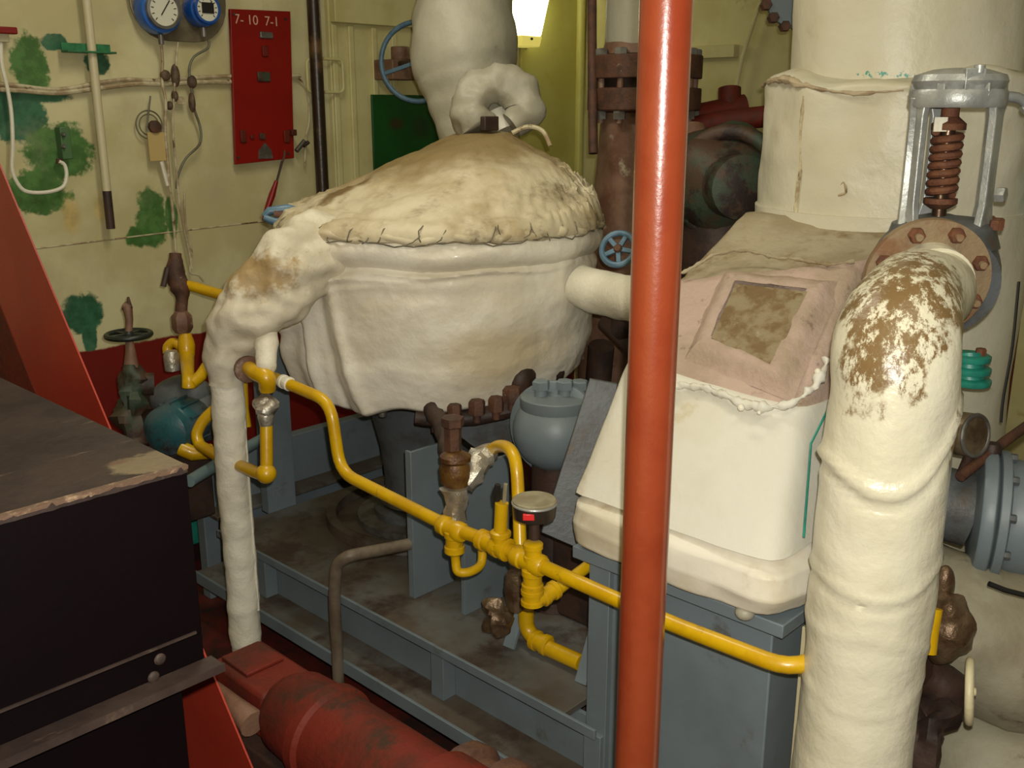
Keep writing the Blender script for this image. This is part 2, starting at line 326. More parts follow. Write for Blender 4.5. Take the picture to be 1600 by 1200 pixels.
for px in (492-14, 508+3):      # two D shaped grab handles either side of the black post
    s = M(); dx = -1 if px < 495 else 1
    a = pY(px, 92, WY-.06); b = pY(px+dx*.1, 144, WY-.06); x0 = a.x; x1 = x0+dx*.085
    if dx < 0: x0 = pY(497, 92, WY-.06).x; x1 = pY(477, 92, WY-.06).x
    else: x0 = pY(505, 92, WY-.06).x; x1 = pY(533, 92, WY-.06).x
    pts = [(x0, WY-.06, a.z), (x1, WY-.07, a.z), (x1, WY-.07, b.z), (x0, WY-.06, b.z)]
    s.tube(pts, .008, 8, fil=.03)
    solo('grab_handle', s, MCREAMW, 'small cream D-shaped grab handle just %s of the black post' % ('left' if dx < 0 else 'right'), 'handle', group='grab handles by the black post')
s = M(); t = pY(490, -20, WY-.12); s.lathe((t.x+.008, WY-.1, .9), UP, [(.033, 0), (.033, 1.6)], 16)
solo('black_post', s, pm('black_brown_post', lin(40, 26, 16), lin(96, 72, 40), asc=5, athr=(.5, .66), rough=.35), 'thin black-brown vertical post on the back wall', 'post')
# right wall bits
part('ledge', M().box((WX-.06, pX(1155, 85, WX).y, pX(1100, 92, WX).z), (WX, pX(1070, 85, WX).y, pX(1100, 74, WX).z+.005)), MCREAMW, wr, .004)
part('slanted_rod', M().tube([pX(1192, -10, WX-.04), pX(1160, 90, WX-.04), pX(1140, 190, WX-.04)], .012, 8), MCREAMW, wr)
#@@WALL THINGS
# ---- wall lamp
c = pY(825, 36, WY-.14)
L = thing('bulkhead_lamp', 'glowing yellow-white tapered wall lamp above the lagged turbine', 'lamp', (c.x, WY-.02, c.z))
dd = lambda y, hw, yy: [(c.x+(-hw), yy, 0)]
def trap(z, hw, y0, y1): return [(c.x-hw, y0, z), (c.x+hw, y0, z), (c.x+hw, y1, z), (c.x-hw, y1, z)]
zt = pY(825, -40, WY-.14).z; zb = pY(825, 56, WY-.14).z; zc = pY(825, 73, WY-.14).z
part('diffuser', M().rings([trap(zb, .088, WY-.17, WY-.03), trap(zt, .145, WY-.22, WY-.03)]), MGLOW, L, .008)
part('end_cap', M().rings([trap(zc, .080, WY-.165, WY-.03), trap(zb-.001, .09, WY-.175, WY-.03)]), MGLOWD, L, .006)
part('screw', M().lathe(((c.x-.01), WY-.176, (zb+zc)/2+.012), (0, -1, 0), [(.008, 0), (.008, .008)], 10), MINK, L)
part('mounting_plate', M().box((c.x-.12, WY-.03, zc), (c.x+.12, WY-.02, zt+.05)), MCREAMW, L, .003)
# ---- gauge board
g0 = pY(203, 30, WY-.03); g1 = pY(353, 30, WY-.03); gb = pY(278, 65, WY-.03).z; R = .17
gc = (g0.x+g1.x)/2; hw = (g1.x-g0.x)/2
pts = []
for cx, cz, a0 in ((gc+hw-R, gb+R, -90), (gc+hw-R, gb+R+.1, 0), (gc-hw+R, gb+R+.1, 90), (gc-hw+R, gb+R, 180)):
    for k in range(7):
        a = math.radians(a0+15*k); pts.append((cx+R*math.cos(a), WY-.04, cz+R*math.sin(a)))
G = thing('gauge_board', 'grey rounded steel board on the wall carrying two blue pressure gauges', 'board', (gc, WY, gb))
part('plate', M().prism(pts, (0, .012, 0)), pm('warm_grey_steel', lin(122, 112, 90), lin(98, 88, 70), asc=8, rough=.35, metal=.4, bump=.15), G, .003)
part('standoff', M().cyl((gc, WY-.03, gb+.12), (gc, WY, gb+.12), .02), MSTEEL, G)
def gauge(px, py, rc, rf, lab, dark):
    p = pY(px, py, WY-.10); o = V((p.x, WY-.045, p.z))
    g = thing('pressure_gauge', lab, 'gauge', tuple(o), 'gauges on the wall board')
    n = V((0, -1, 0))
    part('case', M().lathe(o, n, [(rc, 0), (rc, .045), (rc*.93, .06), (rf*1.12, .062)], 32), MBLUE, g)
    part('bezel', M().lathe(o+n*.055, n, [(rf*1.2, 0), (rf*1.2, .028), (rf*1.02, .03), (rf, .022)], 32, cap1=False), MSTEEL if not dark else MBLUE, g)
    d = part('dial', M().lathe(o+n*.072, n, [(rf*1.02, 0), (rf*1.02, .005)], 32), MDIAL, g)
    for k in range(11):
        a = math.radians(225-27*k); u = V((math.cos(a), 0, math.sin(a)))
        part('tick', M().bar(o+n*.079+u*rf*.72, o+n*.079+u*rf*.9, .003, .003, n), MINK, d)
    if dark:
        part('label_patch', M().box((o.x-.028, o.y-.083, o.z-.02), (o.x+.03, o.y-.078, o.z+.026)), MINK, d, lab='dark square patch')
    a = math.radians(55); u = V((math.cos(a), 0, math.sin(a)))
    part('needle', M().bar(o+n*.082-u*rf*.4, o+n*.082+u*rf*.75, .004, .003, n), MINK, g)
    part('stem', M().cyl(o+V((0, -.03, -rc)), o+V((0, -.03, -rc-.04)), .012), MSTEEL, g)
    return g
gauge(252, 16, .1, .066, 'left blue gauge with round white dial on the wall board', False)
gauge(320, 14, .078, .053, 'right blue gauge with dark square in its dial on the wall board', True)
# capillaries, cables
yc = WY-.035
def wl(px, py, d=.035): return pY(px, py, WY-d)
def cable(name, pts, r, mat, lab, cat='cable', d=.03, sub=4, n=8, group=None):
    return solo(name, M().tube([wl(x, y, d) for x, y in pts], r, n, sub), mat, lab, cat, group=group)
cable('cable_run', [(-30, 130), (20, 133), (90, 140), (150, 130), (200, 124), (240, 126), (300, 122), (360, 119), (420, 120), (470, 118)], .009, MCABLE, 'upper of the two painted cables running level across the back wall')
cable('cable_run', [(-30, 138), (30, 141), (90, 145), (150, 138), (210, 131), (260, 131), (310, 128), (360, 128), (385, 128)], .011, MCABLE, 'lower and thicker of the two painted cables across the back wall', d=.028)
cable('capillary_tube', [(326, 62), (325, 75), (304, 88), (296, 105), (297, 125), (301, 150), (304, 172), (313, 200), (312, 225), (290, 248), (278, 275), (276, 295)], .006, MDCAB, 'wavy grey tube dropping from the right gauge', 'tube', .05)
cable('capillary_tube', [(251, 64), (254, 95), (253, 125), (259, 160), (258, 200), (262, 250), (265, 290), (270, 330), (275, 395)], .007, MCABLE, 'straight pale tube dropping from the left gauge to the rusty valve', 'tube', .05)
cable('capillary_tube', [(278, 66), (275, 100), (272, 150), (270, 200), (276, 270), (282, 330), (295, 390), (300, 420)], .005, MCABLE, 'thin cream tube between the two gauge tubes', 'tube', .055)
cable('capillary_tube', [(288, 300), (290, 350), (300, 395), (297, 425), (310, 430), (318, 440)], .005, MCABLE, 'thin tube looping down right of the rusty angle valve', 'tube', .05)
cable('hanging_cable', [(2, 45), (2, 95), (12, 140), (18, 180), (20, 230), (19, 265), (30, 290), (45, 300), (75, 300), (98, 292), (104, 275), (101, 258), (92, 252)], .008, MPIPEW, 'white cord hanging from the red lever to the green switch box', 'cord', .04)
cable('hanging_cable', [(455, 115), (475, 130), (482, 150), (483, 190), (478, 215), (476, 260)], .005, MCABLE, 'thin pale cord hanging right of the red board', 'cord', .03)
# pipe fittings where the tubes cross the cables
MCLAMP = pm('brown_clamp', lin(96, 76, 54), lin(64, 46, 36), asc=30, rough=.6, bump=.4)
T = thing('tube_clamp_block', 'rusty clamp block where the gauge tubes cross the wall cables', 'clamp', tuple(wl(275, 130, 0)))
for i, (px, py, w_, h_) in enumerate([(258, 118, .05, .05), (274, 118, .04, .10), (273, 150, .03, .05), (300, 128, .045, .06), (300, 160, .03, .09), (265, 165, .03, .04)]):
    p = wl(px, py, .05); part('clamp_piece', M().ball(p, .5, 14, 10, (w_, .04, h_), wob=.012, wsc=40), MCLAMP, T)
p = wl(282, 157, .04); solo('small_tag_plate', M().box(p-V((.02, .004, .018)), p+V((.02, .004, .018))), MCABLE, 'small square plate on the tubes below the gauge board', 'plate', .002)
# tag and ring
p = wl(233, 195, .03); solo('wire_ring', M().torus(p, (0, 1, 0), .062, .0035, 28, 6).torus(p, (0, 1, 0), .046, .003, 28, 6), MDCAB, 'thin wire rings hung behind the tan tag', 'ring')
a, b = wl(230, 207, .045), wl(260, 251, .045)
T = thing('paper_tag', 'small tan tag hanging below the gauge board', 'tag', ((a.x+b.x)/2, a.y, b.z))
part('board', M().box((a.x, a.y-.004, b.z), (b.x, a.y+.004, a.z)), MTAG, T, .001)
part('hub', M().lathe(wl(240, 198, .04), (0, -1, 0), [(.028, 0), (.028, .02), (.012, .025)], 14), MRUST, T)
part('twine', M().tube([wl(235, 150, .045), wl(232, 175, .05), wl(229, 205, .05)], .004, 6), MDCAB, T)
part('lower_strap', M().tube([wl(252, 252, .045), wl(262, 290, .045)], .010, 6), MPIPEW, T)
# hanging pipe with rusty lower end, green bracket
px_ = 1.992
H = thing('hanging_pipe', 'cream vertical pipe with rusty open lower end on the left wall plating', 'pipe', (px_, WY-.06, 1.24))
part('upper_pipe', M().lathe((px_, WY-.06, 1.40), UP, [(.0185, 0), (.0185, 1.4)], 16), MHANG, H)
part('rusty_end', M().lathe((px_, WY-.06, 1.235), UP, [(.0187, 0), (.0187, .165)], 16), MDKBR, H)
a, b = wl(98, 68, .06), wl(176, 84, .06)
B = thing('green_bracket', 'green painted angle bracket holding the hanging pipe', 'bracket', ((a.x+b.x)/2, WY, b.z))
part('angle_leg', M().box((a.x, WY-.045, b.z), (b.x, WY-.035, a.z+.005)), MGRNB, B, .002)
part('angle_leg', M().box((a.x, WY-.1, b.z-.002), (b.x, WY-.035, b.z+.006)), MGRNB, B, .002)
part('foot', M().box((a.x+.02, WY-.035, b.z), (a.x+.05, WY, a.z)), MGRNB, B)
# red lever top left
a, b = wl(-30, 40, .08), wl(26, 58, .08)
T = thing('red_lever', 'short red lever sticking out at the left edge of the wall', 'lever', (b.x, WY, b.z))
part('grip', M().box((a.x, WY-.1, b.z+.01), (b.x, WY-.06, a.z)), MREDB, T, .004)
part('bracket', M().box((a.x, WY-.06, b.z-.02), (b.x-.02, WY, b.z+.02)), MHANG, T, .003)
# switch box
a, b = wl(85, 198, .0), wl(107, 248, .0)
T = thing('switch_box', 'small green switch box on the green paint patch', 'switch', ((a.x+b.x)/2, WY, b.z))
part('box', M().box((a.x, WY-.05, b.z), (b.x, WY, a.z)), pm('green_switch', lin(70, 104, 62), rough=.5), T, .004)
for py in (210, 229): part('toggle', M().lathe(wl(98, py, .05), (0, -1, 0), [(.010, 0), (.010, .01), (.005, .02)], 12), MSTEEL, T)
part('gland', M().cyl(wl(93, 248, .03), wl(93, 256, .03), .014), MRUST, T)
# red board
q = [wl(367, 257, .04), wl(458, 247, .04), wl(452, 18, .04), wl(358, 14, .04)]
T = thing('red_board', 'tall red board with stencilled numbers on the back wall', 'board', ((q[0].x+q[1].x)/2, WY-.03, q[0].z))
part('panel', M().prism([(p.x, WY-.05, p.z) for p in q], (0, .02, 0)), MREDB, T, .002)
part('backing', M().box((q[0].x+.05, WY-.03, q[0].z+.1), (q[1].x-.05, WY-.004, q[0].z+.2)), MREDB, T)
def flat_text(body, p, size, mat, parent, rot):
    cu = bpy.data.curves.new('t', 'FONT'); cu.body = body; cu.size = size; cu.extrude = .001; cu.align_x = 'CENTER'
    ob = bpy.data.objects.new('t', cu); COL.objects.link(ob); bpy.context.view_layer.update()
    me = bpy.data.meshes.new_from_object(ob.evaluated_get(bpy.context.evaluated_depsgraph_get())); bpy.data.objects.remove(ob)
    o = bpy.data.objects.new('lettering', me); COL.objects.link(o); me.materials.append(mat)
    o.parent = parent; o.location = V(p)-V(parent['w']); o.rotation_euler = rot; o['label'] = 'pale stencilled numbers'; return o
flat_text('7- 10  7-1', wl(402, 39, .053), .062, MTEXT, T, (math.pi/2, 0, 0))
def rbit(px, py, w_, h_, m=None, nm='bracket', d=.012): 
    p = wl(px, py, .05); part(nm, M().box((p.x-w_/2, WY-.05-d, p.z-h_/2), (p.x+w_/2, WY-.049, p.z+h_/2)), m or MDKBR, T, .004)
rbit(415, 55, .07, .03, MSTEEL); rbit(413, 80, .03, .05, MREDD); rbit(411, 120, .07, .045, MGRBR, 'name_plate'); rbit(379, 213, .03, .06, MREDD); rbit(393, 214, .02, .02, MREDD, 'peg'); rbit(409, 213, .03, .03, MRUST, 'peg')
rbit(447, 213, .035, .06, MREDD); rbit(455, 207, .03, .03, MREDD, 'peg', .03)
p = wl(414, 238, .05); part('arch_plate', M().prism([(p.x-.04, WY-.056, p.z-.03), (p.x+.04, WY-.056, p.z-.03), (p.x+.035, WY-.056, p.z+.01), (p.x, WY-.056, p.z+.045), (p.x-.035, WY-.056, p.z+.01)], (0, .007, 0)), MSTEEL, T)
for px, py in ((365, 22), (446, 30), (372, 246), (450, 240)): part('rivet', M().lathe(wl(px, py, .05), (0, -1, 0), [(.007, 0), (.007, .005)], 10), MDKBR, T)
# red handled tool hanging from it
T = thing('hanging_tool', 'slim red-handled tool hanging from the red board', 'tool', tuple(wl(412, 345, .07)))
part('rod', M().tube([wl(441, 252, .07), wl(432, 285, .07)], .006, 8), MDKBR, T)
part('handle', M().tube([wl(432, 283, .07), wl(425, 305, .07), wl(418, 325, .07), wl(412, 345, .07)], [.010, .017, .015, .010], 10), MREDB, T)
part('hook', M().tube([wl(445, 235, .07), wl(444, 246, .07), wl(441, 253, .07)], .006, 8), MRUST, T)
T = thing('cord_connector', 'small grey connector on the thin cord right of the red board', 'connector', tuple(wl(470, 232, .04)))
part('plug', M().tube([wl(463, 236, .045), wl(476, 220, .045)], .012, 10), MSTEEL, T); part('collar', M().tube([wl(474, 228, .045), wl(482, 222, .045)], .010, 10), MDKBR, T)
# blue handwheel on the far wall + brown box
def wheel(name, c, ax, R, r, ns, mat, lab, hub=.018, ang=0, cat='handwheel', hubmat=None, shaft=None, flatr=1):
    T = thing(name, lab, cat, tuple(c)); u, v, a = basis(ax)
    part('rim', M().torus(c, ax, R, r, 40, 10, flatr), mat, T)
    for k in range(ns):
        t = ang+2*math.pi*k/ns; d = u*math.cos(t)+v*math.sin(t)
        part('spoke', M().bar(c+d*hub*.5, c+d*(R), r*1.5, r*1.1, a), mat, T, r*.2)
    part('hub', M().lathe(c-a*r, a, [(hub, 0), (hub, r*1.6), (hub*.7, r*2.4)], 16), hubmat or mat, T)
    if shaft: part('shaft', M().cyl(c, c+V(shaft), hub*.6), hubmat or mat, T)
    return T
c = at(652, 97, 5.0)
wheel('blue_handwheel', c, V((-.90, -.55, 0)), .19, .013, 3, MBLUEW, 'large pale blue spoked handwheel behind the upper lagged pipe', .03, .3, shaft=(.12, .3, 0), hubmat=MDKBR)
a = pY(613, 92, WY-.2); b = pY(650, 125, WY-.2)
solo('junction_box', M().box((a.x, WY-.2, b.z), (a.x+.22, WY, a.z)).cyl((a.x+.14, WY-.1, a.z), (a.x+.14, WY-.1, a.z+.07), .05), MBRPIPE, 'brown box on the wall behind the pale blue handwheel', 'box', .006)
#@@TURBINE
AX = at(690, 450, 3.9); ax_, ay_ = AX.x, AX.y
def pol(phi, r, z): return V((ax_, ay_, z)) + RT*(r*math.cos(phi)) + F0*(r*math.sin(phi))      # phi 0 = photo right, -90 = towards the viewer
def ridg(p): return 1-abs(noise.noise(p))*2
def fbm(p): return noise.noise(p)+.5*noise.noise(p*2.1)+.25*noise.noise(p*4.3)
TU = thing('lagged_turbine', 'large round turbine casing wrapped in white lagging cloth under a tan domed cover', 'turbine', (ax_, ay_, .72))
N = 360
def zbot(ph):
    return .785 - .064*math.cos(ph+math.radians(125)) + .010*math.sin(ph*7+1) + .007*math.sin(ph*13)
def gs(x, w): return math.exp(-(x/w)**2)
def body_ring(k):   # k: 0..1 groove -> bottom
    out = []
    for j in range(N):
        ph = 2*math.pi*j/N; zb = zbot(ph); z = 1.238+(zb-1.238)*k; dg = math.degrees(ph)
        r = .590 + .014*math.sin(math.pi*min(k*1.6, 1)) - .060*max(0, k-.7)**1.4*4.0
        p = pol(ph, r, z)
        d = .012*fbm(V((p.x*3, p.y*3, p.z*3.5))) + .0035*fbm(p*13)
        # hanging pleats under the left shoulder
        fan = k*10
        for c0, w_, a_ in ((204, 4.5, .050), (214, 3, -.022), (220, 3.2, .034), (227, 2.4, -.016), (233, 2.6, .022), (194, 5, .03)):
            d += a_*gs(dg-c0-fan*(c0-210)/20, w_)*min(1, .25+k*1.3)
        # creases swept round from the left shoulder
        for off, a_, en in ((0, .014, 335), (.022, .012, 285), (.060, .010, 262), (.105, .009, 250)):
            zl = 1.218-off*.5-(.11+off)*gs(dg-200, 30)+.006*math.sin(ph*9+off*60)
            d += a_*gs(z-zl, .008+off*.04)*max(0, min(1, (en-dg)/45))*(1 if dg > 180 else 0)
        d += .009*gs(k-.10, .05)*(.6+.6*math.sin(ph*3+.7))
        out.append(pol(ph, r+d, z))
    return out
rs = [body_ring(i/80) for i in range(81)]
last = rs[-1]
for q, dz in ((.97, -.012), (.90, -.004), (.8, .02)): rs.append([V((ax_+(p.x-ax_)*q, ay_+(p.y-ay_)*q, p.z+dz)) for p in last])
m = M(); m.rings([list(reversed(r)) for r in rs][::-1] if False else rs, True, False, False)
part('body_cloth', m, MCLOTH, TU, smooth=60)
# band between groove and rim
rs = []
for i in range(15):
    k = i/14; out = []
    for j in range(N):
        ph = 2*math.pi*j/N; z = 1.335-.105*k + .010*math.sin(ph*5)*.5
        r = .575+.050*math.sin(math.pi*(k*.86+.1))**.6 + .004*math.sin(ph*9+3*k)
        p = pol(ph, r, z); out.append(pol(ph, r+.008*fbm(p*6), z+.006*fbm(p*3)))
    rs.append(out)
part('band_cloth', M().rings(rs, True, False, False), MCLOTH, TU, smooth=60)
# lid
PK = V((ax_, ay_, 0))+RT*.10+F0*.20
rs = []
NL = 56
for i in range(NL+1):
    t = 1-i/NL; out = []
    for j in range(N):
        ph = 2*math.pi*j/N
        jag = 1+.010*fbm(V((math.cos(ph)*5, math.sin(ph)*5, 0)))+.006*math.sin(ph*23+2*math.sin(ph*5))
        rim = pol(ph, .622*jag, 1.325)
        p = PK.lerp(rim, t); h = .330*(1-t**(1.85+.75*math.cos(ph-.25)))
        flop = .018*math.exp(-((t-.97)/.05)**2)
        z = 1.328+h+flop
        rr = ridg(V((p.x*2.6-p.y*1.2, p.y*3.4+p.x*1.4, 0)))
        z += (.013*rr+.010*fbm(p*5))*min(1, (1-t)*5+.5)*min(1, t*3+.2)
        lm = max(0, math.cos(ph-math.radians(12)))**6; ll = max(0, math.cos(ph-math.radians(178)))**4
        z += (.014+.05*lm+.012*ll)*max(0, t-.62)/.38*(ridg(V((ph*(5+7*lm), t*15-1.2*math.sin(ph*3), 5)))+.4*ridg(V((ph*19, t*30, 9))))*min(1, (1-t)*14+.1)
        z += .006*gs(((t*11+math.sin(ph*4)*.6+ph*1.3) % 1)-.5, .16)*max(0, t-.5)*2*min(1, (1-t)*14)
        out.append(V((p.x, p.y, z)))
    rs.append(out)
edge = [[V((ax_+(p.x-ax_)*.965, ay_+(p.y-ay_)*.965, p.z-.030)) for p in rs[0]], [V((ax_+(p.x-ax_)*.998, ay_+(p.y-ay_)*.998, p.z-.02)) for p in rs[0]]]
part('domed_cover', M().rings((edge+rs), True, False, True), MLID, TU, smooth=60)
# puckered hem roll and lacing round the rim
rs = []
for i in range(181):
    ph = 2*math.pi*i/180; c = pol(ph, .600+.006*math.sin(ph*31), 1.335+.008*math.sin(ph*17+1)); d = (c-V((ax_, ay_, c.z))).normalized()
    r_ = .017*(1+.45*noise.noise(V((ph*16, 0, 0)))); rs.append([c+d*r_*1.5*math.cos(a)+UP*r_*math.sin(a) for a in [2*math.pi*k/10 for k in range(10)]])
part('puckered_hem', M().rings(rs, True, False, False), MLID, TU, smooth=70)
MLACE = pm('grey_lacing', lin(120, 112, 92), lin(90, 84, 66), asc=30, rough=.7, bump=.2)
for k in range(30):
    ph = math.radians(-172+k*6.2+random.uniform(-2.5, 2.5)); z0 = 1.326+random.uniform(-.012, .008); a2 = ph+random.uniform(-.03, .08)
    part('lacing_stitch', M().tube([pol(ph, .625, z0), pol((ph+a2)/2, .630, z0+.010), pol(a2, .614, z0+.026+random.uniform(0, .02)), pol(a2+.02, .585, z0+.05)], .0022, 6), MLACE, TU)
pts = [pol(math.radians(a), .626+.006*math.sin(a*.9), 1.322+.007*math.sin(a*.21)+.004*math.sin(a*.83)) for a in range(-178, 12, 3)]
part('drawstring', M().tube(pts, .0028, 6), MLACE, TU)
# steel bottom flange with nuts, tapering pump neck, pump base ring
CX, CY = 2.60, 3.0
part('bottom_flange', M().lathe((ax_, ay_, .70), UP, [(.30, 0), (.44, .008), (.44, .05), (.3, .06)], 40), MDKBR, TU)
for k in range(14):
    a = 2*math.pi*k/14+.2; p = V((ax_+.385*math.cos(a), ay_+.385*math.sin(a), .668)); part('flange_nut', M().hexn(p, UP, .026, .045).cyl(p-UP*.022, p, .015), MSTEEL, TU)
P = thing('pump_neck', 'grey tapering cast pump neck below the lagged turbine', 'pump', (CX, CY, .07))
part('neck', M().lathe((CX, CY, .10), UP, [(.20, 0), (.20, .03), (.155, .05), (.15, .16), (.165, .3), (.20, .45), (.25, .6), (.27, .66)], 40), MGRYM, P)
part('collar', M().lathe((CX, CY, .155), UP, [(.17, 0), (.175, .01), (.175, .03), (.16, .04)], 40), MSILV, P, lab='bright steel collar')
part('base_disc', M().lathe((CX, CY, .072), UP, [(.27, 0), (.27, .028), (.2, .034)], 40), MSTEEL, P)
solo('deck_ring', M().lathe((CX, CY, .071), UP, [(.40, 0), (.40, .045), (.375, .05), (.36, .045), (.36, .0)], 56, False, False), MGREYD, 'low round ring around the pump neck on the baseplate', 'ring')
# blue clamp at the left of the lid
T = thing('blue_clamp', 'pale blue clamp at the left rim of the turbine cover', 'clamp', tuple(at(440, 345, 3.72)))
part('jaw', M().tube([at(413, 338, 3.7), at(420, 330, 3.7), at(450, 326, 3.72), at(470, 332, 3.74)], [.012, .016, .018, .016], 10), MBLUEW, T)
part('jaw', M().tube([at(413, 340, 3.68), at(430, 347, 3.68), at(470, 347, 3.7)], [.012, .016, .016], 10), MBLUEW, T)
part('bolt', M().cyl(at(428, 336, 3.69), at(452, 338, 3.7), .016), MRUST, T)
#@@LAGGED PIPES
# upper lagged pipe into the cover
d0 = 4.25
def lg(y, xl, xr, d): return at((xl+xr)/2, y, d), (xr-xl)/2/FPX*d
K = [lg(-60, 655, 806, 4.2), lg(0, 653, 802, 4.2), lg(45, 646, 806, 4.2), lg(95, 644, 809, 4.2), lg(130, 655, 805, 4.2), lg(165, 668, 795, 4.2), lg(200, 680, 785, 4.2), lg(235, 690, 780, 4.2)]
solo('upper_lagged_pipe', M().tube([k[0] for k in K], [k[1] for k in K], 40, 8, wob=.09, wsc=5), MDUCTG, 'thick grey-white lagged pipe rising from the back of the turbine cover', 'pipe', smooth=60)
K = [((748, 200), 30), ((735, 172), 30), ((745, 143), 30), ((780, 130), 30), ((812, 145), 32), ((822, 175), 28), ((800, 196), 20)]
T = thing('lagged_elbow', 'small crumpled lagged elbow looping above the turbine cover', 'pipe', tuple(at(780, 200, 3.95)))
part('elbow_lagging', M().tube([at(p[0], p[1], 3.92-.002*i) for i, (p, r) in enumerate(K)], [r/FPX*3.92 for p, r in K], 24, 8, wob=.28, wsc=13), MDUCTG, T, smooth=70)
part('stub_pipe', M().tube([at(775, 175, 4.0), at(788, 205, 4.0)], .055, 16), MPIPEW, T)
part('wire_loop', M().tube([at(800, 208, 3.85), at(825, 198, 3.85), at(848, 205, 3.85), at(860, 228, 3.85)], .009, 8, 5), MCABLE, T)
part('bracket', M().box(at(758, 196, 3.84)-V((.02, .02, .02)), at(772, 190, 3.84)+V((.03, .03, .02))), MDKBR, T, .004)
# left arm + white pipe down
T = thing('lagged_drain_pipe', 'white lagged elbow and long wrapped pipe dropping left of the turbine', 'pipe', tuple(at(372, 1010, 3.62)))
arm = [((560, 425), 40, 3.75), ((520, 405), 56, 3.55), ((478, 408), 64, 3.42), ((430, 450), 60, 3.36), ((392, 485), 56, 3.33), ((366, 520), 44, 3.33), ((352, 560), 32, 3.35), ((351, 600), 27, 3.37)]
part('elbow_lagging', M().tube([at(*p, d) for p, r, d in arm], [r/FPX*d for p, r, d in arm], 72, 18, wob=.26, wsc=9), MARM, T, smooth=60)
a = at(351, 575, 3.365); b = V((a.x-.004, a.y, -.13))
zz = [a.z+(b.z-a.z)*i/40 for i in range(41)]
part('wrapped_pipe', M().tube([V((a.x+.004*math.sin(z*9), a.y+.004*math.sin(z*7), z)) for z in zz], [.0555+.001*math.sin(z*43) for z in zz], 32, 3, wob=.09, wsc=16), MPIPEW, T, smooth=70)
part('seam', M().tube([V((a.x, a.y, z))+RT*.055-F0*.008 for z in (a.z-.12, a.z-.4, .2, .0)], .005, 6), MPIPEW, T)
part('pipe_tail', M().tube([V((b.x, b.y, -.12)), V((b.x, b.y, FZ))], .05, 16), MARM, T)
# second stub left of the turbine above the yellow valve
solo('lagged_stub', M().tube([at(418, 520, 3.3), at(417, 545, 3.28), at(415, 570, 3.26), at(412, 585, 3.26)], [.035, .038, .034, .02], 18, 5, wob=.2, wsc=20), MPIPEW, 'short white lagged stub above the yellow tee left of the turbine', 'pipe', smooth=60)
# white pipe stub right of turbine
solo('white_stub_pipe', M().tube([at(905, 445, 3.55), at(930, 455, 3.5), at(962, 462, 3.4), at(1000, 472, 3.2), at(1045, 490, 2.98)], [.075, .078, .078, .072, .06], 24, 5, wob=.06, wsc=9), MPIPEW, 'short thick white lagged pipe between the turbine and the red pole', 'pipe', smooth=60)
# rusty flanged riser behind the pole
b0 = at(1007, 130, 4.3); X0, Y0 = b0.x, b0.y
T = thing('flanged_riser', 'rusty flanged pipe riser with bolts behind the red pole', 'pipe', (X0, Y0, FZ))
zf = lambda y: at(1000, y, 4.3).z
part('upper_pipe', M().lathe((X0, Y0, zf(72)), UP, [(.175, 0), (.175, 1.2)], 32, wob=.01), MDUCTG, T)
part('reducer', M().lathe((X0, Y0, zf(86)), UP, [(.19, 0), (.175, .05), (.172, .14)], 32), MBRPIPE, T)
part('flange', M().lathe((X0, Y0, zf(124)), UP, [(.245, 0), (.245, .095), (.19, .10)], 36), MRUST, T, .005)
part('flange', M().lathe((X0, Y0, zf(176)), UP, [(.19, 0), (.245, .01), (.245, .10), (.19, .105)], 36), MRUST, T, .005)
part('gasket_neck', M().lathe((X0, Y0, zf(150)), UP, [(.18, 0), (.18, .1)], 24), MDKBR, T)
for k in range(12):
    a = 2*math.pi*k/12+.15; p = V((X0+.215*math.cos(a), Y0+.215*math.sin(a), 0))
    part('stud', M().cyl(p+UP*(zf(192)), p+UP*(zf(78)), .014, n=10), MBRPIPE, T)
    for y_ in (92, 186): part('stud_nut', M().hexn(p+UP*zf(y_), UP, .028, .036), MSTEEL, T)
part('bell_body', M().lathe((X0, Y0, .45), UP, [(.26, 0), (.27, .3), (.262, .55), (.225, .72), (.18, zf(176)-.45)], 36, wob=.008), MBRPIPE, T)
part('side_rod', M().tube([at(925, -20, 4.2), at(925, 60, 4.2), at(927, 240, 4.2)], .02, 10), MRUST, T)
part('foot', M().lathe((X0, Y0, FZ), UP, [(.24, 0), (.24, .05), (.2, .1), (.2, .81)], 28), MDKBR, T)
c = at(966, 389, 3.45); wheel('blue_valve_wheel', c, -(FW*.8+RT*.3-UP*.2), .058, .011, 5, MBLUEW, 'small blue handwheel peeking out left of the red pole', .016, .5, hubmat=MRUST, shaft=(.12, .12, -.03))
solo('valve_cluster', M().ball(at(985, 505, 3.6), .07, sc=(1, 1, 1.2), wob=.03).tube([at(950, 500, 3.7), at(985, 535, 3.6), at(1000, 560, 3.6)], .04, 12).tube([at(940, 540, 3.8), at(935, 600, 3.9), at(940, 640, 3.9)], .05, 12), MDKBR, 'dark rusty pipe cluster under the short white pipe', 'pipe')
#@@RED POLE
pb = at(1018, 600, 1.87)
T = thing('red_pole', 'glossy orange-red vertical pole in the foreground', 'pole', (pb.x, pb.y, FZ))
part('tube', M().lathe((pb.x, pb.y, FZ), UP, [(.0455, 0), (.0455, CZ-FZ)], 40), MPOLE, T)
part('foot_plate', M().lathe((pb.x, pb.y, FZ), UP, [(.1, 0), (.1, .015)], 24), MREDD, T)
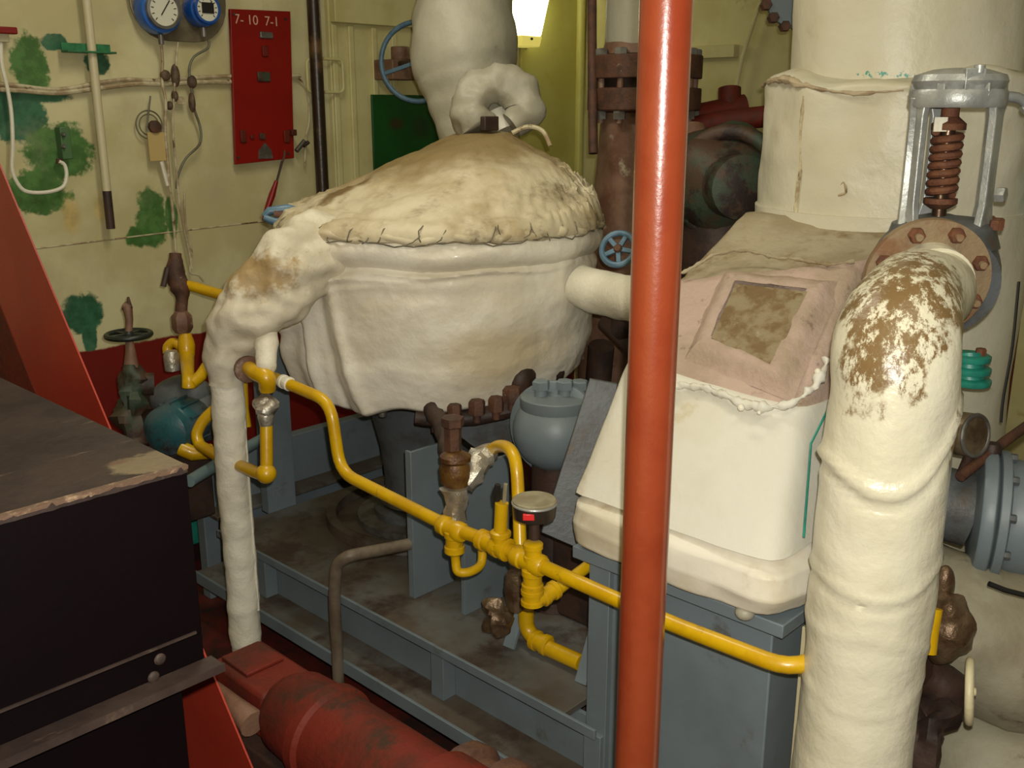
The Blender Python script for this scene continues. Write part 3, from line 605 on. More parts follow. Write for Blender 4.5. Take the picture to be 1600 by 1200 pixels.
#@@EXHAUST TRUNK
ec = at(1392, 280, 3.25); EX, EY = ec.x, ec.y
T = thing('exhaust_trunk', 'huge cream lagged exhaust trunk rising behind the silver valve', 'duct', (EX, EY, FZ))
zt = lambda y: at(1392, y, 3.2).z
def trunk(z0, z1, r, nr, amp, lumpy=.5, wsc=3):
    rs = []
    for i in range(nr+1):
        k = i/nr; z = z0+(z1-z0)*k; ring = []
        for j in range(96):
            a = 2*math.pi*j/96; rr = r(k, a); p = V((EX+math.cos(a)*rr, EY+math.sin(a)*rr, z)); d = amp*fbm(p*wsc)
            ring.append(V((EX+math.cos(a)*(rr+d), EY+math.sin(a)*(rr+d), z)))
        rs.append(ring)
    return rs
zj = zt(122)
part('upper_shell', M().rings(trunk(zj-.1, CZ, lambda k, a: .345, 30, .012)), MDUCT, T, smooth=60)
def rl(k, a): return .415*(1-.13*max(0, (k-.955)*22)**2)+.006*math.sin(a*9)*k
rs = trunk(zt(352), zj+.0, rl, 44, .014, wsc=4)
for k_ in (1, 2, 3, 4):
    for j, p in enumerate(rs[-k_]): p.z += (.026*math.sin(2*math.pi*j/96*3+1)+.012*math.sin(2*math.pi*j/96*8))*(1-.15*k_)
part('lower_lagging', M().rings(rs), MDUCT, T, smooth=60, lab='wider lower wrap of cloth')
# stitched vertical seam on the lower wrap
def onlag(px, y, d=0):
    r_ = ray(px, y); o = CAM; A = r_.x**2+r_.y**2; B = 2*(r_.x*(o.x-EX)+r_.y*(o.y-EY)); Cc = (o.x-EX)**2+(o.y-EY)**2-(.42+d)**2
    t = (-B-math.sqrt(max(0, B*B-4*A*Cc)))/(2*A); return o+r_*t
part('seam', M().tube([onlag(1257, 150), onlag(1252, 200), onlag(1252, 250), onlag(1246, 300), onlag(1243, 335)], [.006]*5, 6, 6, wob=.6, wsc=60), MCABLE, T)
part('frayed_hem', M().tube([onlag(x, y, .0) for x, y in ((1192, 134), (1206, 126), (1228, 124), (1250, 131), (1275, 138), (1305, 143), (1340, 146), (1375, 144), (1412, 141))], [.006, .010, .012, .009, .007, .006, .005, .004, .004], 8, 6, wob=.9, wsc=40), pm('brown_hem', lin(172, 156, 128), lin(144, 122, 94), asc=20, rough=.7), T)
part('stitch_knot', M().tube([onlag(1296, 303), onlag(1308, 297), onlag(1318, 285), onlag(1322, 300), onlag(1310, 306)], .004, 6, 4, wob=.6, wsc=60), MCABLE, T)
part('back_shell', M().rings(trunk(FZ, zt(350)+.05, lambda k, a: .43, 40, .012)), MDUCT, T, smooth=60)
#@@HOOD
HD = thing('lagged_hood', 'boxy lagged hood tapering upward on the blue-grey pedestal beside the pole', 'hood', (2.3, 1.25, .76))
def qring(FL, FR, BR, BL, n=120, pw=9):
    out = []
    for j in range(n):
        a = 2*math.pi*(j+.5)/n; c, s_ = math.cos(a), math.sin(a)
        k = (abs(c)**pw+abs(s_)**pw)**(-1/pw); u, v = (c*k+1)/2, (s_*k+1)/2       # u: 0 front .. 1 back ; v: 0 right .. 1 left
        out.append(V(FR).lerp(V(FL), v).lerp(V(BR).lerp(V(BL), v), u))
    return out
def loft(keys, sub, amp, wsc, pw=9):
    rs = []
    for i in range(len(keys)-1):
        for k in range(sub+(1 if i == len(keys)-2 else 0)):
            t = k/sub; rs.append(qring(*[V(a).lerp(V(b), t) for a, b in zip(keys[i], keys[i+1])], pw=pw))
    c = sum((p for r in rs for p in r), V((0, 0, 0)))/sum(len(r) for r in rs)
    return [[p+(p-c).normalized()*amp*fbm(p*wsc) for p in r] for r in rs]
k0 = ((1.895, 1.60, .765), (1.895, .975, .755), (2.86, .93, .80), (2.86, 1.66, .80))
k1 = ((2.125, 1.60, 1.085), (2.155, 1.075, 1.045), (2.86, 1.03, 1.05), (2.86, 1.66, 1.10))
k2 = ((2.40, 1.64, 1.262), (2.56, 1.165, 1.352), (3.0, 1.08, 1.352), (3.0, 1.68, 1.28))
k3 = ((2.80, 1.66, 1.43), (2.95, 1.14, 1.42), (3.3, 1.1, 1.42), (3.3, 1.68, 1.43))
part('lower_cloth', M().rings(loft([k0, k1], 26, .010, 3.2, 16)), MHOOD, HD, smooth=60)
part('stained_cloth', M().rings(loft([tuple(V(p)-UP*.01 for p in k1), k2], 20, .012, 6, 14)), MPINK, HD, smooth=60)
part('dusty_top_cloth', M().rings(loft([tuple(V(p)-UP*.012 for p in k2), k3], 16, .014, 6, 14)), MTANTOP, HD, smooth=60)
# ragged edge of the white cloth over the stained one, hem at the upper seam
hx = lambda px, py, d=0: (lambda r: CAM+r*(((V((2.14, 1.1, 1.06))-CAM).dot(HN)+d)/r.dot(HN)))(ray(px, py))
HN = (V((2.40, 1.64, 1.262))-V((2.155, 1.075, 1.045))).cross(V((2.56, 1.165, 1.352))-V((2.125, 1.6, 1.085))).normalized()
if HN.x > 0: HN = -HN
seam = [(1062, 428), (1090, 414), (1115, 398), (1150, 392), (1180, 394), (1210, 402), (1240, 404), (1270, 410), (1300, 413), (1335, 408)]
part('ragged_hem', M().tube([hx(x, y, .003) for x, y in seam], [.004]*len(seam), 10, 8, wob=1.6, wsc=45), MTANTOP, HD, smooth=70)
sm = [(1000, 600), (1052, 600), (1075, 598), (1100, 603), (1130, 612), (1165, 628), (1200, 634), (1240, 626), (1262, 610), (1280, 590), (1293, 560)]
part('white_cloth_edge', M().tube([hx(x, y+3, -.004) for x, y in sm], [.009]*len(sm), 10, 8, wob=1.5, wsc=34), MHOOD, HD, smooth=70)
# square recess: padded frame and rusty plate
q4 = [(1150, 446), (1262, 458), (1205, 577), (1112, 530)]
part('rusty_plate', M().prism([hx(x, y, .012) for x, y in q4], -HN*-.006), MRUSTPL, HD, lab='rusty brown plate in the square opening')
o4 = [(1128, 414), (1318, 430), (1236, 618), (1062, 556)]
for i in range(4):
    a, b = q4[i], q4[(i+1) % 4]; c, d = o4[i], o4[(i+1) % 4]
    rs = []
    for k in range(17):
        t = k/16; pi = hx(a[0]+(b[0]-a[0])*t, a[1]+(b[1]-a[1])*t, 0); po = hx(c[0]+(d[0]-c[0])*t, c[1]+(d[1]-c[1])*t, 0); ring = []
        for e in range(9):
            s_ = e/8; p = pi.lerp(po, s_); ring.append(p+HN*(.022*math.sin(math.pi*min(1, s_+.22))**.7*(1-.5*s_)+.008*fbm(p*12)-.022*s_**3))
        rs.append(ring)
    part('padded_frame', M().rings(rs, False, False, False), MPINK, HD, smooth=70)
for x, y, d in ((1135, 508, .012), (1160, 455, .012), (1248, 466, .012)): part('plate_bolt', M().lathe(hx(x, y, d), HN, [(.015, 0), (.014, .006), (.006, .012)], 12), MRUSTPL, HD)
for x, y in ((1158, 637), (1278, 581)): part('toggle_stud', M().ball(hx(x, y, .012), .009, 12, 8), MPIPEW, HD, lab='white round stud')
part('toggle_stud', M().ball(hx(1186, 645, .0), .005, 12, 8), MPIPEW, HD)
part('side_trim', M().tube([V((1.99, .965, .80)), V((2.12, 1.03, .98)), V((2.25, 1.045, 1.06))], .003, 8), MTEALG, HD, lab='teal painted edge strip')
# pillow fold at the foot of the hood
kp = [((1.915, 1.585, .612), (1.915, 1.0, .602), (2.84, .96, .61), (2.84, 1.6, .61)), ((1.885, 1.60, .63), (1.88, .965, .62), (2.84, .93, .63), (2.84, 1.63, .63)), ((1.872, 1.61, .69), (1.865, .945, .665), (2.85, .92, .69), (2.85, 1.64, .69)),
      ((1.88, 1.60, .74), (1.875, .955, .72), (2.85, .93, .74), (2.85, 1.63, .74)), ((1.93, 1.58, .77), (1.93, 1.0, .765), (2.82, .97, .78), (2.82, 1.6, .78))]
part('folded_skirt', M().rings(loft(kp, 8, .016, 5, 12)), pm('white_skirt_cloth', lin(222, 216, 200), lin(206, 196, 172), asc=4, rough=.45, bump=.3, bsc=22, dirt=lin(178, 158, 120), dsc=5, dthr=(.6, .8)), HD, smooth=60)
#@@PEDESTAL + BASEPLATE
T = thing('pedestal', 'blue-grey steel box pedestal under the lagged hood', 'pedestal', (2.4, 1.25, FZ))
part('column', M().box((1.965, 1.01, FZ), (2.76, 1.49, .565)), MGREY, T, .004)
part('top_plate', M().box((1.925, .965, .565), (2.80, 1.60, .60)), MGREY, T, .003)
part('edge_flange', M().box((1.945, 1.485, FZ), (1.985, 1.555, .565)), MGREY, T, .002)
for x, y in ((1167, 936), (1003, 884)):
    p = pX(x, y, 1.915); part('cover_bolt', M().ball(V((1.91, p.y, .607)), .024, 14, 8, (1, 1, .8)), MDUCTG, T)
solo('cream_strip', M().box((2.02, .93, FZ), (2.035, .965, .56)), MHANG, 'narrow cream steel strip beside the pedestal side', 'strip', .002)
B = thing('baseplate', 'long blue-grey fabricated steel baseplate under turbine and pump', 'base', (2.6, 2.5, FZ))
BY1 = 3.50
part('top_plate', M().box((1.925, 1.62, .047), (3.0, BY1, .069)), MGREYD, B, .002, 'dusty brown-grey top plate')
part('edge_strip', M().box((1.915, 1.50, .040), (1.926, BY1, .071)), MGREY, B, .002)
part('web', M().box((1.985, 1.50, -.13), (2.0, BY1-.02, .047)), MGREY, B)
part('lower_flange', M().box((1.86, 1.50, -.15), (2.3, BY1+.1, -.13)), MGREYD, B, .002)
part('lower_lip', M().box((1.85, 1.50, -.175), (1.862, BY1+.1, -.125)), MGREY, B, .002)
for y_ in (pX(677, 1060, 1.94).y, pX(405, 900, 1.94).y, 1.55): part('gusset', M().box((1.93, y_-.06, -.13), (1.985, y_, .045)), MGREY, B, .002)
part('lower_web', M().box((2.12, 1.5, FZ), (2.14, BY1, -.15)), MDKBR, B)
part('back_beam', M().box((1.98, 3.72, FZ), (3.6, 3.78, .30)), MGREY, B, .003)
part('back_beam_flange', M().box((1.98, 3.60, .06), (3.6, 3.78, .075)), MGREYD, B, .002)
# posts
def post(px0, px1, y, w_, top, z=.069, nm='post'):
    a = pZ(px0, y, z); Y = a.y; b = pY(px1, y, Y)
    part(nm, M().prism([(a.x, Y, z), (b.x, Y, z), (b.x, Y+.012, z), (a.x+.012, Y+.012, z), (a.x+.012, Y+w_, z), (a.x, Y+w_, z)], (0, 0, top-z)), MGREY, B, .002)
post(420, 464, 803, .05, .80); post(648, 710, 936, .03, .62); post(727, 796, 962, .02, .60)
for (x0, y0, x1, y1) in ((795, 1012, 838, 868), (908, 1068, 950, 915)):
    a = pZ(x0, y0, .069); b = at(x1, y1, (a-CAM).dot(FW)+.05); part('brace', M().bar(a, b, .045, .012, V((1, 0, 0))), MGREY, B, .001)
# inclined grey plate left of the hood
a, b, c, d = at(852, 840, 2.95), at(885, 850, 2.95), at(938, 600, 2.95), at(912, 590, 2.95)
part('inclined_plate', M().prism([at(846, 832, 2.95), at(915, 862, 2.95), at(965, 600, 2.95), at(922, 592, 2.95)], F0*.012), MGRYM, B, .002)
part('inner_box', M().box((2.35, 1.6, .07), (2.95, 2.05, .50)), MDKBR, B, .01)
#@@GREY VALVE
c = at(868, 672, 3.35)
T = thing('grey_valve_body', 'blue-grey round flanged valve body right of the turbine underside', 'valve', (c.x, c.y, .3))
n_ = -(F0*.75+RT*.35)
part('body', M().ball(c, .145, 28, 16, (1, 1, .95)), MGREY, T)
part('flange', M().lathe(c-V(n_)*.02, n_, [(.17, 0), (.17, .02), (.14, .03)], 36), MGREY, T, .003)
part('cap', M().lathe(c+UP*.07, UP, [(.115, 0), (.12, .02), (.12, .05), (.05, .06)], 30), MGREY, T, .003)
for x, dd_ in ((845, 3.3), (882, 3.3), (905, 3.35)):
    p = at(x, 628, dd_); part('bolt', M().cyl(p, p+UP*.07, .022).hexn(p+UP*.045, UP, .03, .03), MGREY, T)
part('leg', M().lathe((c.x, c.y, .07), UP, [(.1, 0), (.08, .1), (.08, c.z-.15)], 20), MDKBR, T)
#@@YELLOW PIPING
XY = 1.80; YR = .0195
def y_(px, py, x=XY): return pX(px, py, x)
T = thing('yellow_drain_line', 'long yellow pipe stepping down in front of turbine and pedestal', 'pipe', tuple(y_(850, 885)))
main = [y_(402, 578, 1.86), y_(432, 592), y_(516, 628), y_(532, 738), y_(700, 822), y_(775, 850), y_(850, 886), y_(1050, 975), y_(1236, 1046)]
e = V((1.80, .865, main[-1].z)); main[-1] = e; main.append(V((2.05, .815, .61)))
part('pipe', M().tube(main, YR, 16, fil=.07), MYEL, T)
def fitting(p, ax, L, r=.029, pr=T, mat=MYEL, nm='union', lab=None):
    p = V(p); a = V(ax).normalized(); return part(nm, M().lathe(p-a*L/2, a, [(r*.8, 0), (r, L*.08), (r, L*.3), (r*.86, L*.34), (r*.86, L*.66), (r, L*.7), (r, L*.92), (r*.8, L)], 16), mat, pr, lab=lab)
dm = (y_(850, 885)-y_(700, 820)).normalized()
fitting(y_(706, 826), dm, .10, .030); fitting(y_(765, 848), dm, .085, .030); fitting(y_(785, 856), dm, .05, .033); fitting(y_(826, 876), dm, .11, .031); fitting(y_(402, 580, 1.86), V((0, -1, -.1)), .06, .03)
fitting(y_(447, 598), y_(516, 628)-y_(432, 592), .05, .024, mat=MPIPEW, nm='white_collar', lab='white-painted pipe collar')
# drop at 710: tee, nipple and curved tail
T2 = thing('yellow_drop_loop', 'yellow drop leg curling back under the foil-wrapped trap', 'pipe', tuple(y_(712, 890)))
fitting(y_(710, 846), UP, .075, .030, T2); part('pipe', M().tube([y_(711, 858), y_(712, 876), y_(716, 893), y_(735, 893, 1.83), y_(752, 880, 1.88), y_(752, 850, 1.92), y_(745, 840, 2.0)], .0135, 12, 6), MYEL, T2)
# capped upright
T2 = thing('yellow_capped_stub', 'yellow upright stub pipe with a black plug left of the round meter', 'pipe', tuple(y_(782, 850)))
part('pipe', M().cyl(y_(781, 850), y_(784, 786), .0185), MYEL, T2); fitting(y_(782, 842), UP, .05, .029, T2, nm='socket')
part('plug', M().tube([y_(776, 786), y_(776, 770), y_(778, 757)], [.009, .012, .008], 8), MINK, T2); part('plug', M().tube([y_(788, 784), y_(789, 768), y_(790, 756)], .006, 8), MOLIVE, T2)
# tall hooked pipe behind
T2 = thing('yellow_hook_pipe', 'tall yellow pipe hooking over from the foil-wrapped trap', 'pipe', tuple(y_(810, 850, 1.86)))
part('pipe', M().tube([y_(766, 704, 2.0), y_(780, 697, 1.98), y_(796, 702, 1.95), y_(806, 725, 1.92), y_(810, 780, 1.9), y_(813, 860, 1.86)], .0185, 14, 6), MYEL, T2)
# meter with olive lid and red lens
c = y_(835, 792, 1.80)
T2 = thing('round_meter', 'round dark meter with a dusty flat lid and red lens on the yellow pipe', 'meter', tuple(c-UP*.08))
part('case', M().lathe(c-UP*.035, UP, [(.035, 0), (.055, .008), (.058, .035), (.056, .052)], 32), pm('dark_steel_case', lin(70, 62, 54), rough=.3, metal=.6), T2)
part('lid', M().lathe(c+UP*.014, UP, [(.0585, 0), (.0585, .006), (.055, .009)], 32), MOLIVE, T2)
part('rim', M().torus(c+UP*.012, UP, .057, .004, 32, 8), MSILV, T2)
p = c-F0*.052-RT*.016-UP*.006; part('lens', M().bar(p-RT*.015, p+RT*.015, .012, .018), MREDF, T2, .002, 'small red lens')
part('stem', M().cyl(c-UP*.09, c-UP*.03, .014), MDKBR, T2)
T2 = thing('yellow_elbow_manifold', 'yellow tee and downward elbow below the round meter', 'pipe', tuple(y_(835, 940)))
fitting(y_(833, 862), UP, .055, .027, T2); part('pipe', M().cyl(y_(833, 850), y_(832, 925), .021), MYEL, T2); fitting(y_(832, 905), UP, .07, .030, T2); fitting(y_(832, 932), UP, .05, .032, T2, nm='elbow')
part('pipe', M().tube([y_(833, 937), y_(850, 932, 1.83), y_(872, 920, 1.88), y_(935, 872, 2.02)], [.024, .024, .018, .016], 14), MYEL, T2)
fitting(y_(858, 927, 1.85), y_(900, 900, 1.95)-y_(858, 927, 1.85), .06, .027, T2)
T2 = thing('yellow_low_branch', 'thick yellow branch pipe lying low on the baseplate', 'pipe', (1.95, 1.7, .07))
a = pZ(820, 1000, .10); b = pZ(905, 1040, .10)
part('pipe', M().tube([y_(822, 925, 2.12), y_(822, 985, 2.12), pX(850, 1010, 2.12), pX(908, 1036, 2.12)], .026, 14, fil=.05), MYEL, T2)
fitting(y_(845, 1004, 2.12), b-a, .07, .034, T2)
# left: tee, foil ball valve, drop, elbow, run
T2 = thing('yellow_left_drop', 'yellow drop pipe with foil-wrapped valve beside the white wrapped pipe', 'pipe', tuple(at(414, 745, 3.3)))
D3 = 3.28
part('tee', M().lathe(at(418, 612, D3), UP, [(.024, 0), (.028, .01), (.028, .05), (.022, .06)], 14), MYEL, T2)
part('foil_wrap', M().ball(at(414, 635, D3), .040, 20, 14, (1, 1, 1.1), wob=.02, wsc=26).lathe(at(416, 664, D3), UP, [(.022, 0), (.027, .03), (.02, .05)], 14), MFOIL, T2, smooth=30, lab='crumpled silver foil wrap')
part('pipe', M().tube([at(416, 655, D3), at(417, 745, D3), at(385, 732, D3+.1), at(345, 715, D3+.25), at(312, 696, D3+.4), at(306, 680, D3+.4), at(316, 658, D3+.4), at(335, 640, D3+.4)], .021, 14, fil=.05), MYEL, T2)
part('elbow', M().ball(at(416, 740, D3), .034, 16, 12), MYEL, T2)
part('upright', M().tube([at(378, 592, 3.5), at(380, 640, 3.5), at(384, 668, 3.5)], .02, 12), MYEL, T2)
T2 = thing('yellow_tee_valve', 'yellow tee with rusty bonnet beside the white lagged stub', 'valve', tuple(at(400, 590, 3.25)))
part('bonnet', M().lathe(at(384, 575, 3.32), at(400, 584, 3.25)-at(384, 575, 3.32), [(.042, 0), (.045, .01), (.045, .025), (.03, .035)], 18), MBRPIPE, T2)
part('body', M().tube([at(386, 574, 3.3), at(400, 582, 3.26), at(416, 590, 3.24), at(418, 605, 3.26)], [.024, .028, .030, .026], 14, 4), MYEL, T2)
# rusty trap with foil
D4 = 2.92
T2 = thing('rusty_steam_trap', 'rusty upright steam trap wrapped in foil above the yellow line', 'valve', tuple(at(712, 812, D4)))
bx = at(711, 720, D4)
part('bonnet', M().lathe(at(708, 708, D4), UP, [(.026, 0), (.026, .08), (.034, .085), (.034, .11), (.02, .115)], 6), MRUST, T2)
part('body', M().lathe(at(712, 762, D4), UP, [(.03, 0), (.045, .02), (.046, .06), (.04, .08), (.046, .088), (.046, .10), (.03, .11)], 18, wob=.006, wsc=30), pm('brown_bronze', lin(112, 80, 34), lin(80, 50, 26), asc=20, rough=.4, metal=.3, bump=.5), T2)
part('lower_foil', M().lathe(at(712, 812, D4), UP, [(.032, 0), (.034, .03), (.030, .05), (.036, .08), (.042, .10)], 18, wob=.012, wsc=40), MFOIL, T2, smooth=30)
part('side_foil', M().tube([at(724, 758, D4), at(745, 725, D4+.03), at(768, 706, D4+.1)], [.034, .042, .026], 16, 6, wob=.35, wsc=30), MFOIL, T2, smooth=30)
# rusty bracket stuff under the turbine on the right
T2 = thing('rusty_undergear', 'dark rusty pipework and bolts under the right edge of the turbine lagging', 'pipe', tuple(at(740, 660, 3.45)))
part('pipe', M().tube([at(672, 640, 3.45), at(692, 668, 3.35), at(700, 700, 3.2), at(706, 716, 3.0)], [.028, .034, .03, .026], 12, 5, wob=.3, wsc=20), MDKBR, T2)
part('cross_pipe', M().tube([at(650, 650, 3.5), at(720, 655, 3.5), at(800, 640, 3.5)], .03, 12, 4, wob=.3, wsc=20), MDKBR, T2)
part('plate', M().bar(at(735, 640, 3.55), at(800, 690, 3.6), .2, .012, F0), MGRYM, T2)
for x, y, r_ in ((680, 640, .03), (710, 632, .026), (745, 625, .03), (775, 620, .028), (800, 605, .034)):
    p = at(x, y, 3.42); part('nut', M().hexn(p-UP*.05, UP, r_, .05).cyl(p-UP*.08, p-UP*.05, .014), MRUST, T2)
part('lump', M().ball(at(815, 600, 3.55), .06, 16, 10, wob=.04), MDKBR, T2)
part('lump', M().ball(at(862, 570, 3.7), .07, 16, 10, wob=.04), MDKBR, T2)
solo('foil_lump', M().ball(at(778, 965, 3.15), .045, 20, 14, (1, 1, 1.3), wob=.03, wsc=28).lathe(at(805, 950, 3.1), UP, [(.03, 0), (.035, .06), (.028, .12)], 14, wob=.012, wsc=30), MFOILB, 'shiny brown foil-wrapped lump low beside the brace', 'fitting', smooth=30)
# grey drain pipe
solo('grey_drain_pipe', M().tube([at(640, 850, 3.5), at(600, 858, 3.45), pX(545, 868, 1.86), pX(526, 880, 1.84), pX(522, 930, 1.84), V((1.84, pX(522, 930, 1.84).y, FZ))], .021, 14, fil=.07), pm('grey_brown_pipe', lin(116, 104, 88), lin(92, 78, 62), asc=8, rough=.5), 'bent grey-brown drain pipe dropping in front of the baseplate', 'pipe')
#@@LEFT CLUSTER
T = thing('rusty_angle_valve', 'brown rusty angle valve with short yellow outlet on the left wall', 'valve', tuple(at(285, 520, 4.1)))
D5 = 4.1
part('body', M().tube([at(283, 500, D5), at(284, 470, D5), at(282, 450, D5), at(275, 430, D5), at(274, 396, D5)], [.03, .025, .042, .04, .024], 14, 5, wob=.25, wsc=18), MRUST, T)
part('lever', M().tube([at(262, 418, D5-.03), at(255, 448, D5-.03)], .012, 8), MDKBR, T)
part('lower_nut', M().lathe(at(286, 520, D5), UP, [(.03, 0), (.042, .02), (.042, .07), (.025, .09)], 6), MBRPIPE, T)
part('outlet', M().tube([at(285, 446, D5), at(300, 447, D5), at(350, 462, 4.0)], .022, 14), MYEL, T, lab='yellow outlet pipe')
T = thing('yellow_fitting_stack', 'stacked yellow fittings under the rusty angle valve', 'pipe', tuple(at(292, 610, 4.05)))
part('upper_fitting', M().tube([at(289, 522, D5), at(291, 540, D5), at(292, 556, D5)], [.026, .036, .032], 14, 3), MYEL, T)
part('left_arm', M().tube([at(286, 545, D5), at(272, 535, D5), at(262, 542, D5), at(262, 552, D5)], .020, 12, 4), MYEL, T)
part('lower_pipe', M().tube([at(292, 556, D5), at(294, 590, D5-.22), at(295, 604, D5-.24)], [.030, .024, .027], 14, 3), MYEL, T)
part('right_arm', M().tube([at(298, 600, D5-.24), at(313, 588, D5-.2), at(322, 572, D5-.15)], [.024, .024, .02], 14, 3), MYEL, T)
T = thing('small_feed_pump', 'grey and teal pump under the yellow fittings beside the black cabinet', 'pump', tuple(at(270, 715, 3.95)))
part('foil_cap', M().lathe(at(270, 578, 4.05), UP, [(.032, 0), (.034, .06), (.026, .08)], 16, wob=.004), MFOIL, T)
part('housing', M().ball(at(285, 622, 4.15), .13, 24, 14, (1, 1, .75), wob=.02).ball(at(315, 650, 4.15), .11, 20, 12), MGRYM, T)
part('motor', M().lathe(at(272, 668, 3.9), V(-(F0)+RT*-.3), [(.08, -.14), (.10, -.1), (.10, 0), (.09, .02), (.10, .03), (.095, .06), (.06, .085), (.03, .09)], 28), MTEAL, T)
for k in range(12):
    a = 2*math.pi*k/12; u, v, n3 = basis(V(-(F0)+RT*-.3)); c = at(272, 668, 3.9)+(u*math.cos(a)+v*math.sin(a))*.100
    part('fin', M().bar(c-n3*.1, c+n3*.01, .008, .014, (u*math.cos(a)+v*math.sin(a))), MTEAL, T)
part('foot', M().box(at(270, 700, 4.0)-V((.12, .08, .3)), at(270, 700, 4.0)+V((.12, .1, .0))), MDKBR, T, .006)
part('drain', M().tube([at(283, 700, 3.85), at(300, 708, 3.85), at(330, 705, 3.9)], .03, 12), MYEL, T)
c = at(201, 523, 3.95)
T = wheel('dark_handwheel', c, UP, .083, .011, 5, pm('dark_green_wheel', lin(30, 38, 32), rough=.4), 'dark horizontal handwheel on a rusty valve stem by the red wall band', .02, .2)
part('upper_stem', M().tube([c, at(202, 500, 3.95), at(199, 480, 3.95), at(194, 478, 3.95)], [.014, .015, .020, .02], 10), MBRPIPE, T)
part('stem_tip', M().tube([at(203, 482, 3.95), at(200, 464, 3.95)], [.012, .005], 8), MRUST, T)
part('lower_stem', M().tube([c, at(204, 550, 3.95), at(205, 575, 3.95)], [.013, .02, .03], 12), MBRPIPE, T)
part('body', M().tube([at(205, 570, 3.95), at(206, 600, 3.95), at(208, 640, 3.95), at(210, 700, 3.95)], [.03, .055, .062, .04], 20, 6, wob=.7, wsc=16).tube([at(208, 600, 3.95), at(240, 600, 3.98)], .045, 14), MGRBR, T)
solo('blue_grey_rail', M().tube([at(296, 752, 3.5), at(345, 722, 3.7), at(420, 680, 4.1)], .022, 12), pm('pale_blue_grey', lin(108, 128, 130), rough=.5), 'pale blue-grey pipe slanting up from the cabinet corner', 'pipe')
solo('teal_box', M().box(pZ(285, 760, .1)+V((0, 0, -.3)), pZ(285, 760, .1)+V((.4, .25, .0))), MTEALG, 'teal green box low behind the white wrapped pipe', 'box', .01)
#@@BLACK CABINET
bc = at(292, 728, 1.58); XC, YC, ZT = bc.x, bc.y, bc.z
T = thing('black_cabinet', 'black steel cabinet with worn brown top in the left foreground', 'cabinet', (XC-.5, YC+.5, FZ))
zl = pY(150, 1105, YC).z; 
zl1 = pY(325, 1040, YC-.02).z
part('body', M().box((XC-1.2, YC, zl1+.05), (XC, YC+1.3, ZT-.008)), MBLACK, T, .003)
# chipped top plate with ragged front edge
poly = [V((XC-1.2, YC+1.3, ZT-.01)), V((XC-1.2, YC-.003, ZT-.01))]
n = 90
for i in range(n+1):
    x = XC-1.2+1.2*i/n; poly.append(V((x, YC-.003+.004*noise.noise(V((x*60, 0, 0))), ZT-.01)))
poly.append(V((XC, YC+1.3, ZT-.01)))
part('top_plate', M().prism(poly[1:] + poly[:1], UP*.012), MBTOP, T)
rs = []
for i in range(160):
    x = XC-1.2+1.2*i/159; h = .004+.005*abs(noise.noise(V((x*40, 3, 0))))+.003*noise.noise(V((x*120, 1, 0)))
    rs.append([V((x, YC-.005, ZT+.003)), V((x, YC+.006, ZT+.003)), V((x, YC+.004, ZT-h)), V((x, YC-.0035, ZT-h))])
part('bare_edge', M().rings(rs), MBEDGE, T, lab='chipped bare metal edge')
za = pY(305, 990, YC-.005).z
part('seam_line', M().box((XC-1.2, YC-.004, za-.002), (XC-.012, YC+.001, za+.002)), MBTOP, T)
part('lower_ledge', M().box((XC-1.2, YC-.040, zl1-.002), (XC+.012, YC, zl1+.004)), MBTOP, T, .001)
part('ledge_lip', M().box((XC-1.2, YC-.042, zl1-.008), (XC+.012, YC-.044, zl1+.007)), MBTOP, T)
part('skirt', M().box((XC-1.2, YC+.002, zl1-.03), (XC, YC+1.3, zl1+.05)), MBLACK, T)
for x, y in ((250, 1030), (240, 1058)): part('bolt', M().ball(pY(x, y, YC-.004), .010, 12, 8, (1, .5, 1)), MBTOP, T)
part('plinth', M().box((XC-1.2, YC+.03, FZ), (XC-.03, YC+1.3, zl1-.03)), MBLACK, T, .003)
#@@STRINGER
SX = .95
def sx(px, py, x=SX): return pX(px, py, x)
tp = sx(-60, 117); bt = sx(393, 1200); dn = (bt-tp).normalized(); tp = tp-dn*1.0; bt = tp+dn*((tp.z-FZ)/-dn.z*1.0); wv = dn.cross(V((1, 0, 0))).normalized()
if wv.y > 0: wv = wv
up_ = V((0, -dn.z, dn.y)); up_.normalize()
low = sx(0, 470); wd = abs((low-tp).dot(V((0, -dn.z, dn.y)).normalized()))
sgn = 1 if (low-tp).dot(up_) > 0 else -1
T = thing('stair_stringer', 'wide sloping red-painted ladder stringer behind the black cabinet', 'stringer', tuple(bt))
part('web', M().prism([tp, bt, bt+up_*sgn*wd, tp+up_*sgn*wd], V((.004, 0, 0))), MRED, T, 0)
part('flange', M().prism([tp+up_*sgn*wd, bt+up_*sgn*wd, bt+up_*sgn*(wd+.008), tp+up_*sgn*(wd+.008)], V((.08, 0, 0))), MRED, T, .001)
part('near_plate', M().prism([tp+up_*sgn*(wd+.012), bt+up_*sgn*(wd+.012), bt+up_*sgn*(wd+.2), tp+up_*sgn*(wd+.2)], V((.012, 0, 0))), MREDD, T, .002, 'darker red inner plate')
